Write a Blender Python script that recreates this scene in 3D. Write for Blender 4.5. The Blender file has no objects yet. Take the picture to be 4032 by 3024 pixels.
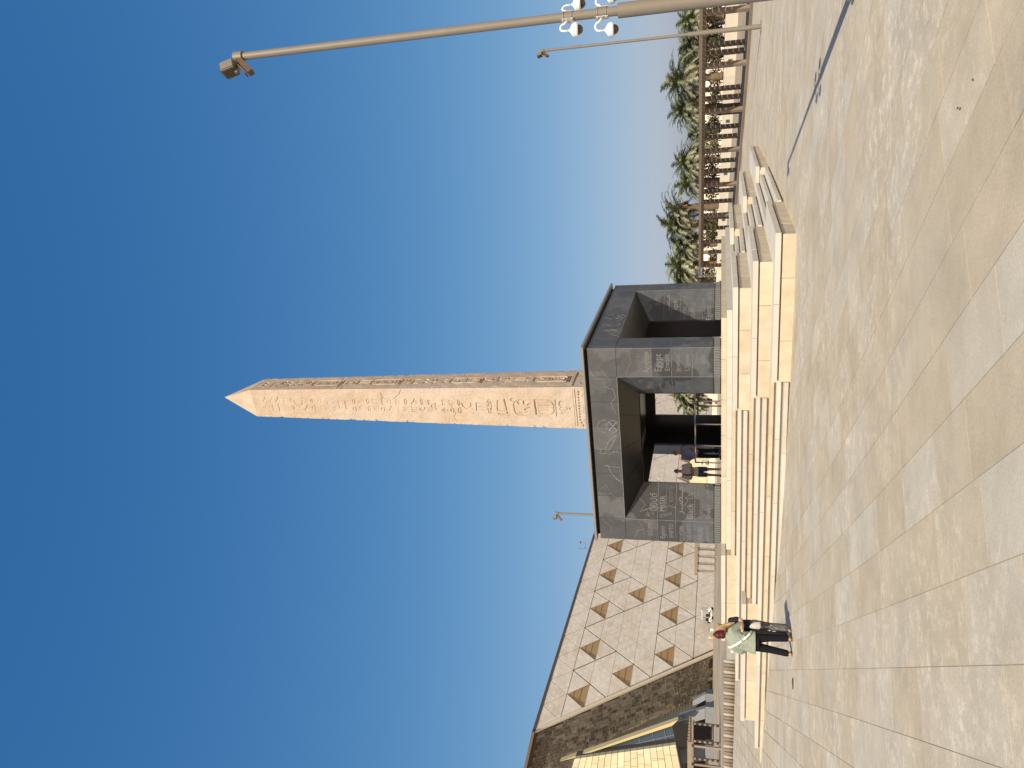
import bpy, bmesh, math, random
import numpy as np
from mathutils import Vector, Matrix
random.seed(7); rng = np.random.default_rng(7)
SC = bpy.context.scene
COL = SC.collection
R = math.radians

# ------------------------------------------------------------------ camera (phone held level, picture stored on its side)
PITCH = R(14.885)
cam_d = bpy.data.cameras.new('camera'); cam = bpy.data.objects.new('camera', cam_d); COL.objects.link(cam)
sp, cp = math.sin(PITCH), math.cos(PITCH)
upv, rgt, bck = Vector((0, -sp, cp)), Vector((1, 0, 0)), Vector((0, -cp, -sp))
m = Matrix((-upv, rgt, bck)).transposed().to_4x4(); m.translation = Vector((0, 0, 1.65))
cam.matrix_world = m
cam_d.sensor_width = 36; cam_d.sensor_fit = 'HORIZONTAL'; cam_d.lens = 3100 / 4032 * 36
cam_d.clip_start = 0.1; cam_d.clip_end = 4000
SC.camera = cam

# ------------------------------------------------------------------ sky, sun, exposure
SUN_EL, SUN_AZ = R(40.0), R(183.0)           # azimuth of the sun, clockwise from +Y (behind the camera, a touch left)
W = bpy.data.worlds.new('World'); SC.world = W; W.use_nodes = True
nt = W.node_tree; bg = nt.nodes['Background']
sky = nt.nodes.new('ShaderNodeTexSky'); sky.sky_type = 'NISHITA'; sky.sun_disc = False
sky.sun_elevation = SUN_EL; sky.sun_rotation = SUN_AZ
sky.altitude = 60; sky.air_density = 1.0; sky.dust_density = 2.0; sky.ozone_density = 1.6
# the camera phone renders the clear sky deeper and bluer: one tone curve per channel over the whole dome
sp_ = nt.nodes.new('ShaderNodeSeparateColor'); cb_ = nt.nodes.new('ShaderNodeCombineColor'); nt.links.new(sky.outputs[0], sp_.inputs[0])
for i_, (g_, k_) in enumerate(((1.50, 1.58), (0.872, 0.84), (0.56, 0.79))):
    m1, m2, m3, m4 = (nt.nodes.new('ShaderNodeMath') for _ in range(4)); m4.operation = 'MINIMUM'; m4.inputs[1].default_value = (12.0, 11.0, 9.5)[i_]
    for q_, op_, v_ in ((m1, 'MULTIPLY', 0.095), (m2, 'POWER', g_), (m3, 'MULTIPLY', k_ / 0.1)): q_.operation = op_; q_.inputs[1].default_value = v_
    nt.links.new(sp_.outputs[i_], m1.inputs[0]); nt.links.new(m1.outputs[0], m2.inputs[0]); nt.links.new(m2.outputs[0], m3.inputs[0]); nt.links.new(m3.outputs[0], m4.inputs[0]); nt.links.new(m4.outputs[0], cb_.inputs[i_])
nt.links.new(cb_.outputs[0], bg.inputs[0]); bg.inputs[1].default_value = 0.1
sd = bpy.data.lights.new('sun', 'SUN'); so = bpy.data.objects.new('sun', sd); COL.objects.link(so)
sd.energy = 4.9; sd.angle = R(0.53); sd.color = (1.0, 0.90, 0.745)
tosun = Vector((math.sin(SUN_AZ) * math.cos(SUN_EL), math.cos(SUN_AZ) * math.cos(SUN_EL), math.sin(SUN_EL)))
so.rotation_euler = tosun.to_track_quat('Z', 'Y').to_euler(); so.location = (-8, -30, 40)
vs = SC.view_settings; vs.view_transform = 'Standard'; vs.look = 'None'; vs.exposure = 0.15; vs.gamma = 1.0
vs.use_curve_mapping = False

# ------------------------------------------------------------------ helpers
def V(*a): return Vector(a)

def tag(o, label=None, cat=None, group=None, kind=None):
    if label: o['label'] = label
    if cat: o['category'] = cat
    if group: o['group'] = group
    if kind: o['kind'] = kind
    return o

def thing(name, label, cat, loc=(0, 0, 0), group=None, rz=0.0):
    o = bpy.data.objects.new(name, None); COL.objects.link(o)
    o.location = loc; o.rotation_euler = (0, 0, rz); o.empty_display_size = 0.3
    return tag(o, label, cat, group)

class MB:
    """collects geometry in the parent's own coordinates"""
    def __init__(s): s.v = []; s.f = []; s.mi = []
    def add(s, vs_, fs, mi=0):
        b = len(s.v); s.v += [tuple(q) for q in vs_]
        for f in fs: s.f.append([b + i for i in f]); s.mi.append(mi)
        return s
    def hexa(s, p, mi=0):      # p: 4 bottom (ccw seen from above), 4 top
        return s.add(p, [(3, 2, 1, 0), (4, 5, 6, 7), (0, 1, 5, 4), (1, 2, 6, 5), (2, 3, 7, 6), (3, 0, 4, 7)], mi)
    def box(s, x0, x1, y0, y1, z0, z1, mi=0):
        return s.hexa([(x0, y0, z0), (x1, y0, z0), (x1, y1, z0), (x0, y1, z0), (x0, y0, z1), (x1, y0, z1), (x1, y1, z1), (x0, y1, z1)], mi)
    def obox(s, c, ax, ay, az, mi=0):   # centre and three half-axes
        c, ax, ay, az = Vector(c), Vector(ax), Vector(ay), Vector(az)
        return s.hexa([c - ax - ay - az, c + ax - ay - az, c + ax + ay - az, c - ax + ay - az,
                       c - ax - ay + az, c + ax - ay + az, c + ax + ay + az, c - ax + ay + az], mi)
    def prism(s, poly, d, mi=0):        # polygon (list of Vectors) and extrusion vector
        n = len(poly); d = Vector(d); a = [Vector(q) for q in poly]
        return s.add(a + [q + d for q in a], [list(range(n))[::-1], [n + i for i in range(n)]] +
                     [(i, (i + 1) % n, n + (i + 1) % n, n + i) for i in range(n)], mi)
    def tube(s, pts, rad, n=10, mi=0, caps=True):
        pts = [Vector(q) for q in pts]
        if not hasattr(rad, '__len__'): rad = [rad] * len(pts)
        b = len(s.v); prev = None
        for i, q in enumerate(pts):
            d = (pts[min(i + 1, len(pts) - 1)] - pts[max(i - 1, 0)]).normalized()
            if prev is None:
                t = Vector((0, 0, 1)) if abs(d.z) < 0.9 else Vector((1, 0, 0)); u = d.cross(t).normalized()
            else: u = (prev - d * prev.dot(d)).normalized()
            prev = u; w = d.cross(u)
            for k in range(n):
                a = 2 * math.pi * k / n; s.v.append(tuple(q + (u * math.cos(a) + w * math.sin(a)) * rad[i]))
        for i in range(len(pts) - 1):
            for k in range(n):
                s.f.append([b + i * n + k, b + i * n + (k + 1) % n, b + (i + 1) * n + (k + 1) % n, b + (i + 1) * n + k]); s.mi.append(mi)
        if caps:
            s.f.append([b + k for k in range(n)][::-1]); s.mi.append(mi)
            s.f.append([b + (len(pts) - 1) * n + k for k in range(n)]); s.mi.append(mi)
        return s
    def rings(s, rs, n=16, mi=0):       # rs: list of (centre, rx, ry, xdir, ydir)
        b = len(s.v)
        for c, rx, ry, xd, yd in rs:
            for k in range(n):
                a = 2 * math.pi * k / n; s.v.append(tuple(Vector(c) + Vector(xd) * rx * math.cos(a) + Vector(yd) * ry * math.sin(a)))
        for i in range(len(rs) - 1):
            for k in range(n):
                s.f.append([b + i * n + k, b + i * n + (k + 1) % n, b + (i + 1) * n + (k + 1) % n, b + (i + 1) * n + k]); s.mi.append(mi)
        s.f.append([b + k for k in range(n)][::-1]); s.mi.append(mi)
        s.f.append([b + (len(rs) - 1) * n + k for k in range(n)]); s.mi.append(mi)
        return s
    def ball(s, c, rx, ry, rz, nu=14, nv=9, mi=0, M=None):
        b = len(s.v); c = Vector(c); M = M or Matrix.Identity(3)
        P = [c + M @ Vector((0, 0, -rz))]
        for j in range(1, nv):
            t = -math.pi / 2 + math.pi * j / nv
            for k in range(nu):
                a = 2 * math.pi * k / nu
                P.append(c + M @ Vector((rx * math.cos(t) * math.cos(a), ry * math.cos(t) * math.sin(a), rz * math.sin(t))))
        P.append(c + M @ Vector((0, 0, rz))); L = len(P) - 1
        fs = [(0, 1 + (k + 1) % nu, 1 + k) for k in range(nu)]
        for j in range(nv - 2):
            for k in range(nu):
                fs.append((1 + j * nu + k, 1 + j * nu + (k + 1) % nu, 1 + (j + 1) * nu + (k + 1) % nu, 1 + (j + 1) * nu + k))
        fs += [(L, 1 + (nv - 2) * nu + k, 1 + (nv - 2) * nu + (k + 1) % nu) for k in range(nu)]
        return s.add(P, fs, mi)
    def mesh(s, name):
        me = bpy.data.meshes.new(name); me.from_pydata(s.v, [], s.f)
        if any(s.mi): me.polygons.foreach_set('material_index', s.mi)
        me.update(); return me
    def build(s, name, mats, parent=None, smooth=False, loc=None):
        return mk(name, s.mesh(name), mats, parent, smooth, loc)

def mk(name, me, mats, parent=None, smooth=False, loc=None):
    if not me.materials:
        for q in (mats if isinstance(mats, (list, tuple)) else [mats]): me.materials.append(q)
    if smooth: me.polygons.foreach_set('use_smooth', [True] * len(me.polygons))
    o = bpy.data.objects.new(name, me); COL.objects.link(o)
    if parent: o.parent = parent
    if loc is not None: o.location = loc
    return o

def recalc(me):
    bm = bmesh.new(); bm.from_mesh(me); bmesh.ops.recalc_face_normals(bm, faces=bm.faces); bm.to_mesh(me); bm.free(); return me

def autosmooth(o, ang=40):
    me = o.data; me.polygons.foreach_set('use_smooth', [True] * len(me.polygons))
    bm = bmesh.new(); bm.from_mesh(me)
    for e in bm.edges:
        if len(e.link_faces) == 2 and e.calc_face_angle(0) > R(ang): e.smooth = False
    bm.to_mesh(me); bm.free(); return o

def copy_tree(o, loc=None, rz=None, parent=None):
    c = o.copy(); COL.objects.link(c)
    if parent: c.parent = parent
    if loc is not None: c.location = loc
    if rz is not None: c.rotation_euler = (0, 0, rz)
    for ch in list(o.children): copy_tree(ch, parent=c)
    return c

# ------------------------------------------------------------------ materials
MATS = {}
def mat(name, col, rough=0.8, var=0.0, scale=2.0, col2=None, fac2=0.5, scale2=1.0, thr=(0.45, 0.6), rnd=0.0, bump=0.0, bscale=40,
        metal=0.0, spec=0.3, stretch=None, island=False, fine=0.0, coat=0.0):
    """principled colour with noise variation (position based), optional second blotch colour, per piece tone and fine relief"""
    if name in MATS: return MATS[name]
    M = bpy.data.materials.new(name); M.use_nodes = True; t = M.node_tree; N = t.nodes; L = t.links
    b = N['Principled BSDF']; b.inputs['Roughness'].default_value = rough; b.inputs['Metallic'].default_value = metal
    b.inputs['Specular IOR Level'].default_value = spec
    if coat: b.inputs['Coat Weight'].default_value = coat; b.inputs['Coat Roughness'].default_value = 0.15
    geo = N.new('ShaderNodeNewGeometry'); src = geo.outputs['Position']
    if stretch:
        mp = N.new('ShaderNodeMapping'); mp.inputs['Scale'].default_value = stretch[:3]
        if len(stretch) > 3: mp.inputs['Rotation'].default_value = (0, 0, stretch[3])
        L.new(src, mp.inputs[0]); src = mp.outputs[0]
    def noise(sc, det=6, rg=0.6):
        n = N.new('ShaderNodeTexNoise'); n.inputs['Scale'].default_value = sc; n.inputs['Detail'].default_value = det
        n.inputs['Roughness'].default_value = rg; L.new(src, n.inputs['Vector']); return n.outputs['Fac']
    rgb = N.new('ShaderNodeRGB'); rgb.outputs[0].default_value = (*col, 1); c = rgb.outputs[0]
    if col2:
        mr = N.new('ShaderNodeMapRange'); mr.inputs['From Min'].default_value = thr[0]; mr.inputs['From Max'].default_value = thr[1]
        mr.inputs['To Max'].default_value = fac2; L.new(noise(scale2, 5 if thr[1] - thr[0] < .05 else 7, 0.45 if thr[1] - thr[0] < .05 else 0.62), mr.inputs['Value'])
        mx = N.new('ShaderNodeMix'); mx.data_type = 'RGBA'; L.new(mr.outputs[0], mx.inputs['Factor'])
        L.new(c, mx.inputs['A']); mx.inputs['B'].default_value = (*col2, 1); c = mx.outputs['Result']
    fac = None
    def mulrange(v, amt):
        nonlocal fac
        mr = N.new('ShaderNodeMapRange'); mr.inputs['To Min'].default_value = 1 - amt; mr.inputs['To Max'].default_value = 1 + amt
        L.new(v, mr.inputs['Value'])
        if fac is None: fac = mr.outputs[0]
        else:
            mm = N.new('ShaderNodeMath'); mm.operation = 'MULTIPLY'; L.new(fac, mm.inputs[0]); L.new(mr.outputs[0], mm.inputs[1]); fac = mm.outputs[0]
    if var: mulrange(noise(scale), var * 1.6)
    if fine: mulrange(noise(bscale, 3, 0.7), fine * 1.8)
    if rnd:
        if island: mulrange(geo.outputs['Random Per Island'], rnd)
        else: oi = N.new('ShaderNodeObjectInfo'); mulrange(oi.outputs['Random'], rnd)
    if fac is not None:
        mm = N.new('ShaderNodeVectorMath'); mm.operation = 'SCALE'; L.new(c, mm.inputs[0]); L.new(fac, mm.inputs['Scale']); c = mm.outputs[0]
    L.new(c, b.inputs['Base Color'])
    if bump:
        bp = N.new('ShaderNodeBump'); bp.inputs['Strength'].default_value = bump; bp.inputs['Distance'].default_value = 0.02
        L.new(noise(bscale, 5, 0.65), bp.inputs['Height']); L.new(bp.outputs[0], b.inputs['Normal'])
    MATS[name] = M; return M

def paving(name, island):
    """worn sandstone slabs: tan to grey tone per slab, pale lime bloom in ragged patches, dull stains, fine grain"""
    M = bpy.data.materials.new(name); M.use_nodes = True; t = M.node_tree; N = t.nodes; L = t.links; b = N['Principled BSDF']
    b.inputs['Roughness'].default_value = 0.72; b.inputs['Specular IOR Level'].default_value = 0.3
    geo = N.new('ShaderNodeNewGeometry')
    rnd = geo.outputs['Random Per Island'] if island else N.new('ShaderNodeObjectInfo').outputs['Random']
    def noise(sc, det, rg, off):
        mp = N.new('ShaderNodeMapping'); mp.inputs['Location'].default_value = (off, off * .7, 0); L.new(geo.outputs['Position'], mp.inputs[0])
        n = N.new('ShaderNodeTexNoise'); n.inputs['Scale'].default_value = sc; n.inputs['Detail'].default_value = det; n.inputs['Roughness'].default_value = rg; L.new(mp.outputs[0], n.inputs['Vector']); return n.outputs['Fac']
    def rng_(v, a0, a1, b0, b1):
        m_ = N.new('ShaderNodeMapRange'); m_.inputs['From Min'].default_value = a0; m_.inputs['From Max'].default_value = a1; m_.inputs['To Min'].default_value = b0; m_.inputs['To Max'].default_value = b1; L.new(v, m_.inputs['Value']); return m_.outputs[0]
    def op(o, a_, b_):
        m_ = N.new('ShaderNodeMath'); m_.operation = o; L.new(a_, m_.inputs[0])
        if isinstance(b_, float): m_.inputs[1].default_value = b_
        else: L.new(b_, m_.inputs[1])
        return m_.outputs[0]
    def mix(f, A, B):
        m_ = N.new('ShaderNodeMix'); m_.data_type = 'RGBA'; L.new(f, m_.inputs['Factor'])
        for k_, v_ in (('A', A), ('B', B)):
            if isinstance(v_, tuple): m_.inputs[k_].default_value = (*v_, 1)
            else: L.new(v_, m_.inputs[k_])
        return m_.outputs['Result']
    hue = rng_(op('ADD', noise(.45, 4, .5, 3.0), op('MULTIPLY', rnd, .45)), .55, .95, 0, 1)
    c = mix(hue, (0.43, 0.36, 0.25), (0.41, 0.368, 0.288))
    bloom = op('MULTIPLY', rng_(noise(6.5, 9, .72, 11.0), .50, .60, 0, 1), rng_(op('ADD', noise(.33, 5, .6, 7.0), op('MULTIPLY', rnd, .10)), .50, .68, .12, .95))
    c = mix(bloom, c, (0.56, 0.49, 0.37))
    f = op('MULTIPLY', rng_(noise(1.3, 6, .65, 21.0), .25, .75, .82, 1.16), rng_(noise(48, 3, .7, 5.0), .25, .75, .86, 1.14))
    f = op('MULTIPLY', f, rng_(rnd, 0, 1, 1.0, 1.13))
    sc_ = N.new('ShaderNodeVectorMath'); sc_.operation = 'SCALE'; L.new(c, sc_.inputs[0]); L.new(f, sc_.inputs['Scale']); L.new(sc_.outputs[0], b.inputs['Base Color'])
    bp = N.new('ShaderNodeBump'); bp.inputs['Strength'].default_value = .35; bp.inputs['Distance'].default_value = .01; L.new(noise(30, 6, .7, 1.0), bp.inputs['Height']); L.new(bp.outputs[0], b.inputs['Normal'])
    MATS[name] = M; return M
m_pave = paving('paving_stone', False); m_pave_i = paving('paving_stone_far', True)
m_joint = mat('paving_joint', (0.36, 0.30, 0.215), 0.95, var=0.35, scale=0.7, col2=(0.20, 0.165, 0.115), fac2=0.8, scale2=0.35, thr=(0.45, 0.6))
m_ground = mat('far_plaza_stone', (0.46, 0.39, 0.285), 0.8, var=0.12, scale=0.4, rnd=0)
m_lime = mat('cream_limestone', (0.515, 0.44, 0.30), 0.85, var=0.2, scale=2.6, col2=(0.52, 0.46, 0.36), fac2=0.6, scale2=0.9, rnd=0.07, bump=0.15, bscale=30, fine=0.05)
m_cope = mat('pale_limestone', (0.535, 0.495, 0.415), 0.8, var=0.10, scale=2.5, rnd=0.06, bump=0.1, bscale=35, fine=0.05)
m_rib_shade = mat('rib_shade_stone', (0.21, 0.175, 0.125), 0.9, var=0.2, scale=6)  # shade on the ribbed bank, put into a darker stone colour
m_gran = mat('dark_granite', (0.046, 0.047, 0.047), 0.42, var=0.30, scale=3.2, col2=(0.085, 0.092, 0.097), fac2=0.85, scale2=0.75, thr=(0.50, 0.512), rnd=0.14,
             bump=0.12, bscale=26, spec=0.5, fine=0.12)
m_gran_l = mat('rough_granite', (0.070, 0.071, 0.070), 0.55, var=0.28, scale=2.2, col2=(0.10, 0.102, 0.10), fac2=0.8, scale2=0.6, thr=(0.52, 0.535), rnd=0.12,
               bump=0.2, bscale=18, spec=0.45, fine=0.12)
m_gran_d = mat('shaded_granite', (0.012, 0.011, 0.011), 0.3, var=0.3, scale=3, rnd=0.2, spec=0.4)  # same granite darkened: shade of soffits and inner faces put into the colour
m_gjoint = mat('granite_joint', (0.16, 0.165, 0.165), 0.8, var=0.2, scale=8)
m_letter = mat('engraved_letter', (0.18, 0.18, 0.175), 0.85, var=0.3, scale=14)
m_letter_d = mat('worn_letter', (0.125, 0.126, 0.125), 0.85, var=0.3, scale=14)
m_vein = mat('carved_line', (0.20, 0.20, 0.198), 0.8, var=0.35, scale=9)
m_roof = mat('roof_stone', (0.22, 0.21, 0.19), 0.6, var=0.12, scale=2)
m_black = mat('black_recess', (0.008, 0.008, 0.008), 0.7)
m_obel = mat('rose_granite', (0.475, 0.37, 0.265), 0.9, var=0.14, scale=2.2, col2=(0.51, 0.43, 0.335), fac2=0.8, scale2=0.5, bump=0.9, bscale=11, fine=0.12)
m_steel = mat('brushed_steel', (0.50, 0.47, 0.44), 0.38, var=0.06, scale=5, metal=1.0)
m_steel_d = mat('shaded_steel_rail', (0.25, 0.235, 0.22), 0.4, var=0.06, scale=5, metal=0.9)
m_pole = mat('taupe_pole_paint', (0.205, 0.18, 0.138), 0.5, var=0.08, scale=4, spec=0.4)
m_polem = mat('bronze_fixture', (0.13, 0.085, 0.045), 0.5, var=0.1, scale=6)
m_white = mat('white_enamel', (0.78, 0.77, 0.73), 0.35, var=0.04, scale=6, spec=0.5)
m_dome = mat('smoked_dome', (0.012, 0.012, 0.013), 0.06, spec=0.8, coat=0.6)
m_galv = mat('galvanised_bracket', (0.55, 0.51, 0.44), 0.5, var=0.2, scale=20, metal=0.3)
m_wood = mat('pergola_timber', (0.245, 0.195, 0.14), 0.7, var=0.15, scale=4, rnd=0.12, stretch=(1, 1, 0.3))
m_wall = mat('white_render', (0.72, 0.645, 0.50), 0.85, var=0.07, scale=1.2, rnd=0.05, bump=0.1)
m_strip = mat('grey_kerb_stone', (0.37, 0.33, 0.275), 0.8, var=0.1, scale=1)
m_soil = mat('sandy_soil', (0.30, 0.225, 0.14), 0.95, var=0.25, scale=1.5, bump=0.4, bscale=8)
m_trunk = mat('palm_trunk', (0.17, 0.125, 0.08), 0.95, var=0.35, scale=9, rnd=0.15, bump=0.6, bscale=14)
m_frond = [mat('palm_leaf_%s' % n, c, 0.55, var=0.25, scale=3, rnd=0.18, spec=0.35) for n, c in
           (('green', (0.175, 0.20, 0.095)), ('grey', (0.27, 0.28, 0.175)), ('dry', (0.33, 0.295, 0.19)))]
m_fruit = mat('date_stalk', (0.30, 0.15, 0.06), 0.8, var=0.2, scale=9)
m_shrub = [mat('shrub_leaf_%s' % n, c, 0.7, var=0.3, scale=3, rnd=0.2) for n, c in (('olive', (0.11, 0.12, 0.055)), ('dark', (0.07, 0.085, 0.04)), ('tan', (0.17, 0.155, 0.085)))]
ALA = [(0.90, 0.80, 0.635), (0.86, 0.775, 0.63), (0.93, 0.86, 0.73), (0.83, 0.72, 0.55)]
m_ala = [mat('alabaster_%s' % n, c, 0.6, var=0.09, scale=0.5, rnd=0.05) for n, c in zip(('cream', 'grey', 'white', 'tan'), ALA)]
m_fjoint = mat('facade_joint', (0.115, 0.09, 0.06), 0.9)
m_fthin = mat('facade_thin_joint', (0.42, 0.36, 0.27), 0.9)
m_brown = mat('bronze_window_stone', (0.50, 0.34, 0.155), 0.7, var=0.10, scale=0.6, rnd=0.06)
m_cart = mat('cartouche_stone', (0.26, 0.23, 0.185), 0.8, var=0.2, scale=0.7, rnd=0.2, bump=0.3, bscale=6)
m_cart_i = mat('cartouche_stone_far', (0.26, 0.23, 0.185), 0.8, var=0.2, scale=0.7, rnd=0.2, island=True, bump=0.3, bscale=6)
m_cartj = mat('cartouche_joint', (0.10, 0.085, 0.07), 0.9)
m_gold = mat('golden_stone', (0.56, 0.49, 0.295), 0.65, var=0.12, scale=0.9, col2=(0.56, 0.52, 0.37), fac2=0.7, scale2=0.5, rnd=0.10, bump=0.2, bscale=5)
m_goldt = mat('gold_trim', (0.72, 0.60, 0.30), 0.5, var=0.05, scale=1, metal=0.2)
m_ridge = mat('ridged_soffit', (0.42, 0.36, 0.24), 0.7, var=0.1, scale=1)
m_conc = mat('grey_concrete', (0.20, 0.21, 0.215), 0.75, var=0.1, scale=1)
m_void = mat('entrance_shade', (0.014, 0.012, 0.010), 0.5, var=0.3, scale=0.4)
m_glass = mat('blue_grey_glass', (0.055, 0.075, 0.09), 0.06, spec=0.9, coat=0.5)
m_mull = mat('mullion_metal', (0.16, 0.18, 0.19), 0.5)

# ------------------------------------------------------------------ ground height (plaza rises gently to the left and away)
CPTS = np.array([(0, 0, 0), (8, 4, 0), (-8, 4, .03), (5, 12, 0), (-3, 11, .02), (3.4, 18.9, 0), (0, 20.3, .015), (-4.8, 22.6, .13), (-7.2, 23.7, .24), (-9.3, 24.6, .31),
                 (-12, 25.9, .40), (-5.8, 18.3, .14), (23, 50, -.2), (16.6, 68, .28), (11.5, 82, .68), (15, 34.7, .02), (9, 30, 0), (-32, 71, 1.66), (-20, 46, .98), (-38, 126, 2.82),
                 (-42, 128, 2.9), (-25, 112, 2.33), (-30, 165, 2.9), (33, 72, -.13), (14, 100, 1.0), (-4, 118, 1.95), (-13, 121, 2.25), (-60, 120, 2.95), (-60, 60, 1.9), (60, 60, -.3), (0, -20, 0), (-14, 14, .2)], float)
def _u(r2): return np.where(r2 > 1e-9, r2 * np.log(np.maximum(r2, 1e-9)), 0.0)
def _tps():
    P = CPTS[:, :2] / 20; n = len(P); K = _u(((P[:, None] - P[None]) ** 2).sum(-1)) + np.eye(n) * 1e-3
    Q = np.c_[np.ones(n), P]; A = np.block([[K, Q], [Q.T, np.zeros((3, 3))]])
    return np.linalg.solve(A, np.r_[CPTS[:, 2], 0, 0, 0])
TW = _tps()
def gzs(x, y):
    x = np.clip(np.asarray(x, float), -75, 75); y = np.clip(np.asarray(y, float), -20, 175)
    p = np.stack([x, y], -1) / 20; k = _u(((p[..., None, :] - CPTS[:, :2] / 20) ** 2).sum(-1))
    return k @ TW[:-3] + TW[-3] + p @ TW[-2:]
def gz(x, y): return float(gzs(x, y))

# ground sheet, 45 mm below the paving stones
xs = np.r_[-1500, -400, -160, np.linspace(-75, 75, 151), 160, 400, 1500]; ys = np.r_[-400, -100, np.linspace(-20, 175, 196), 400, 1500]
X, Y = np.meshgrid(xs, ys); Z = gzs(X, Y) - 0.005
nx = len(xs); vv = np.stack([X, Y, Z], -1).reshape(-1, 3)
ff = [(j * nx + i, j * nx + i + 1, (j + 1) * nx + i + 1, (j + 1) * nx + i) for j in range(len(ys) - 1) for i in range(nx - 1)]
ground = MB().add(vv, ff).build('plaza_ground', m_joint, smooth=True); tag(ground, 'pale stone paved plaza sloping up toward the museum', 'ground', kind='structure')

# paving stones, rows run from lower right to upper left
AZ = R(-19.5); dl = np.array([math.sin(AZ), math.cos(AZ)]); dn = np.array([math.cos(AZ), -math.sin(AZ)])
K1 = np.array([3.4445, 18.8838]); E1 = np.array([-math.cos(R(24.3)), math.sin(R(24.3))]); E2 = np.array([math.sin(R(22.2)), math.cos(R(22.2))])
def SR(p):
    d = np.array(p) - K1; det = E1[0] * E2[1] - E1[1] * E2[0]
    return (d[0] * E2[1] - d[1] * E2[0]) / det, (E1[0] * d[1] - E1[1] * d[0]) / det
slabs = []
for i in range(-75, 90):
    n0 = 0.19 + 0.59 * i; l = -20 + random.random()
    while l < 75:
        w = random.choice((0.75, 0.9, 1.05, 1.2, 1.2, 1.35))
        c = dl * (l + w / 2) + dn * (n0 + 0.295)
        if c[1] > 0.5 and abs(c[0]) < 0.6 * c[1] + 7 and c[1] < 62:
            s_, r_ = SR(c)
            if not (0.9 < s_ < 16.3 and 0.9 < r_ < 17): slabs.append((c[1] ** 2 + c[0] ** 2, n0, l, w, c, c[1] > 4.7 and abs(c[0]) < 0.50 * c[1] + .35))
        l += w
slabs.sort(key=lambda q: (not q[5], q[0]))     # stones in view first, nearest first
far = MB()
GAP = 0.0035
for k, (d2, n0, l, w, c, _) in enumerate(slabs):
    g = GAP if d2 < 500 else 0.012
    pts = [dl * a + dn * b for a, b in ((l + g * 1.7, n0 + g), (l + w - g * 1.7, n0 + g), (l + w - g * 1.7, n0 + 0.59 - g), (l + g * 1.7, n0 + 0.59 - g))]
    if k < 300:
        zc = gz(*c); o2 = np.array([gz(*p) for p in pts]); j = random.uniform(-0.001, 0.001)
        top = [(p[0] - c[0], p[1] - c[1], z - zc + j) for p, z in zip(pts, o2)][::-1]
        bot = [(a, b, z - 0.03) for a, b, z in top]
        o = MB().hexa(bot + top).build('paving_slab', m_pave, ground, loc=(c[0], c[1], zc))
    else:
        z = gzs([p[0] for p in pts], [p[1] for p in pts]); j = random.uniform(-0.001, 0.001)
        far.add([(p[0], p[1], q + j) for p, q in zip(pts, z)][::-1] + [(p[0], p[1], q - 0.025) for p, q in zip(pts, z)][::-1],
                [(0, 1, 2, 3), (4, 5, 1, 0), (5, 6, 2, 1), (6, 7, 3, 2), (7, 4, 0, 3)])
tag(far.build('paving_slabs_beyond', m_pave_i, ground), kind='stuff')

# ------------------------------------------------------------------ stepped podium
def P3(s, r, z): q = K1 + E1 * s + E2 * r; return (float(q[0]), float(q[1]), z)
pod = thing('stepped_podium', 'cream limestone stepped podium carrying the dark granite gateway', 'podium', (0, 0, 0))
RN = [0, 0, .283, .567, .85, 1.13, 1.42, 1.75, 2.03, 2.32, 2.65, 2.97]     # front line of level n (also inset on the right side)
HS = 0.15
SLEFT = [0, 17.6, 17.6, 17.6, 17.1, 16.25, 16.25, 16.25, 15.4, 14.8, 14.2, 14.0]
RBACK = [0, 18.7, 18.7, 18.7, 17.1, 17.1, 17.1, 14.2, 14.2, 14.2, 14.0, 13.9]
def sbox(mb, s0, s1, r0, r1, z0, z1):
    return mb.hexa([P3(s0, r0, z0), P3(s0, r1, z0), P3(s1, r1, z0), P3(s1, r0, z0), P3(s0, r0, z1), P3(s0, r1, z1), P3(s1, r1, z1), P3(s1, r0, z1)])
def stone(nm, m, s0, s1, r0, r1, z0, z1):
    q = P3((s0 + s1) / 2, (r0 + r1) / 2, z0); mb = sbox(MB(), s0, s1, r0, r1, z0, z1); mb.v = [(a - q[0], b - q[1], c - q[2]) for a, b, c in mb.v]
    return mb.build(nm, m, pod, loc=q)
def split(a, b, step):
    n = max(1, round((b - a) / step)); c = [a + (b - a) * i / n for i in range(n + 1)]
    for i in range(1, n): c[i] += random.uniform(-0.16, 0.16) * step
    return list(zip(c[:-1], c[1:]))
core = MB()
JG = 0.005
def run_front(nm, m, s0, s1, r0, r1, z0, z1, step):
    for a, b in split(s0, s1, step): stone(nm, m, a + JG, b - JG, r0 + random.uniform(-.004, .004), r1, z0, z1)
def run_side(nm, m, r0, r1, s0, s1, z0, z1, step):
    for a, b in split(r0, r1, step): stone(nm, m, s0 + random.uniform(-.004, .004), s1, a + JG, b - JG, z0, z1)
TIERS = [(1, 3.74, 4.27, 11.5, 18.7), (4, 4.54, 5.2, 10.4, 17.1), (7, 5.32, 5.8, 9.4, 14.2)]   # first level, block end on front, block end on side, far block
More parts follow.
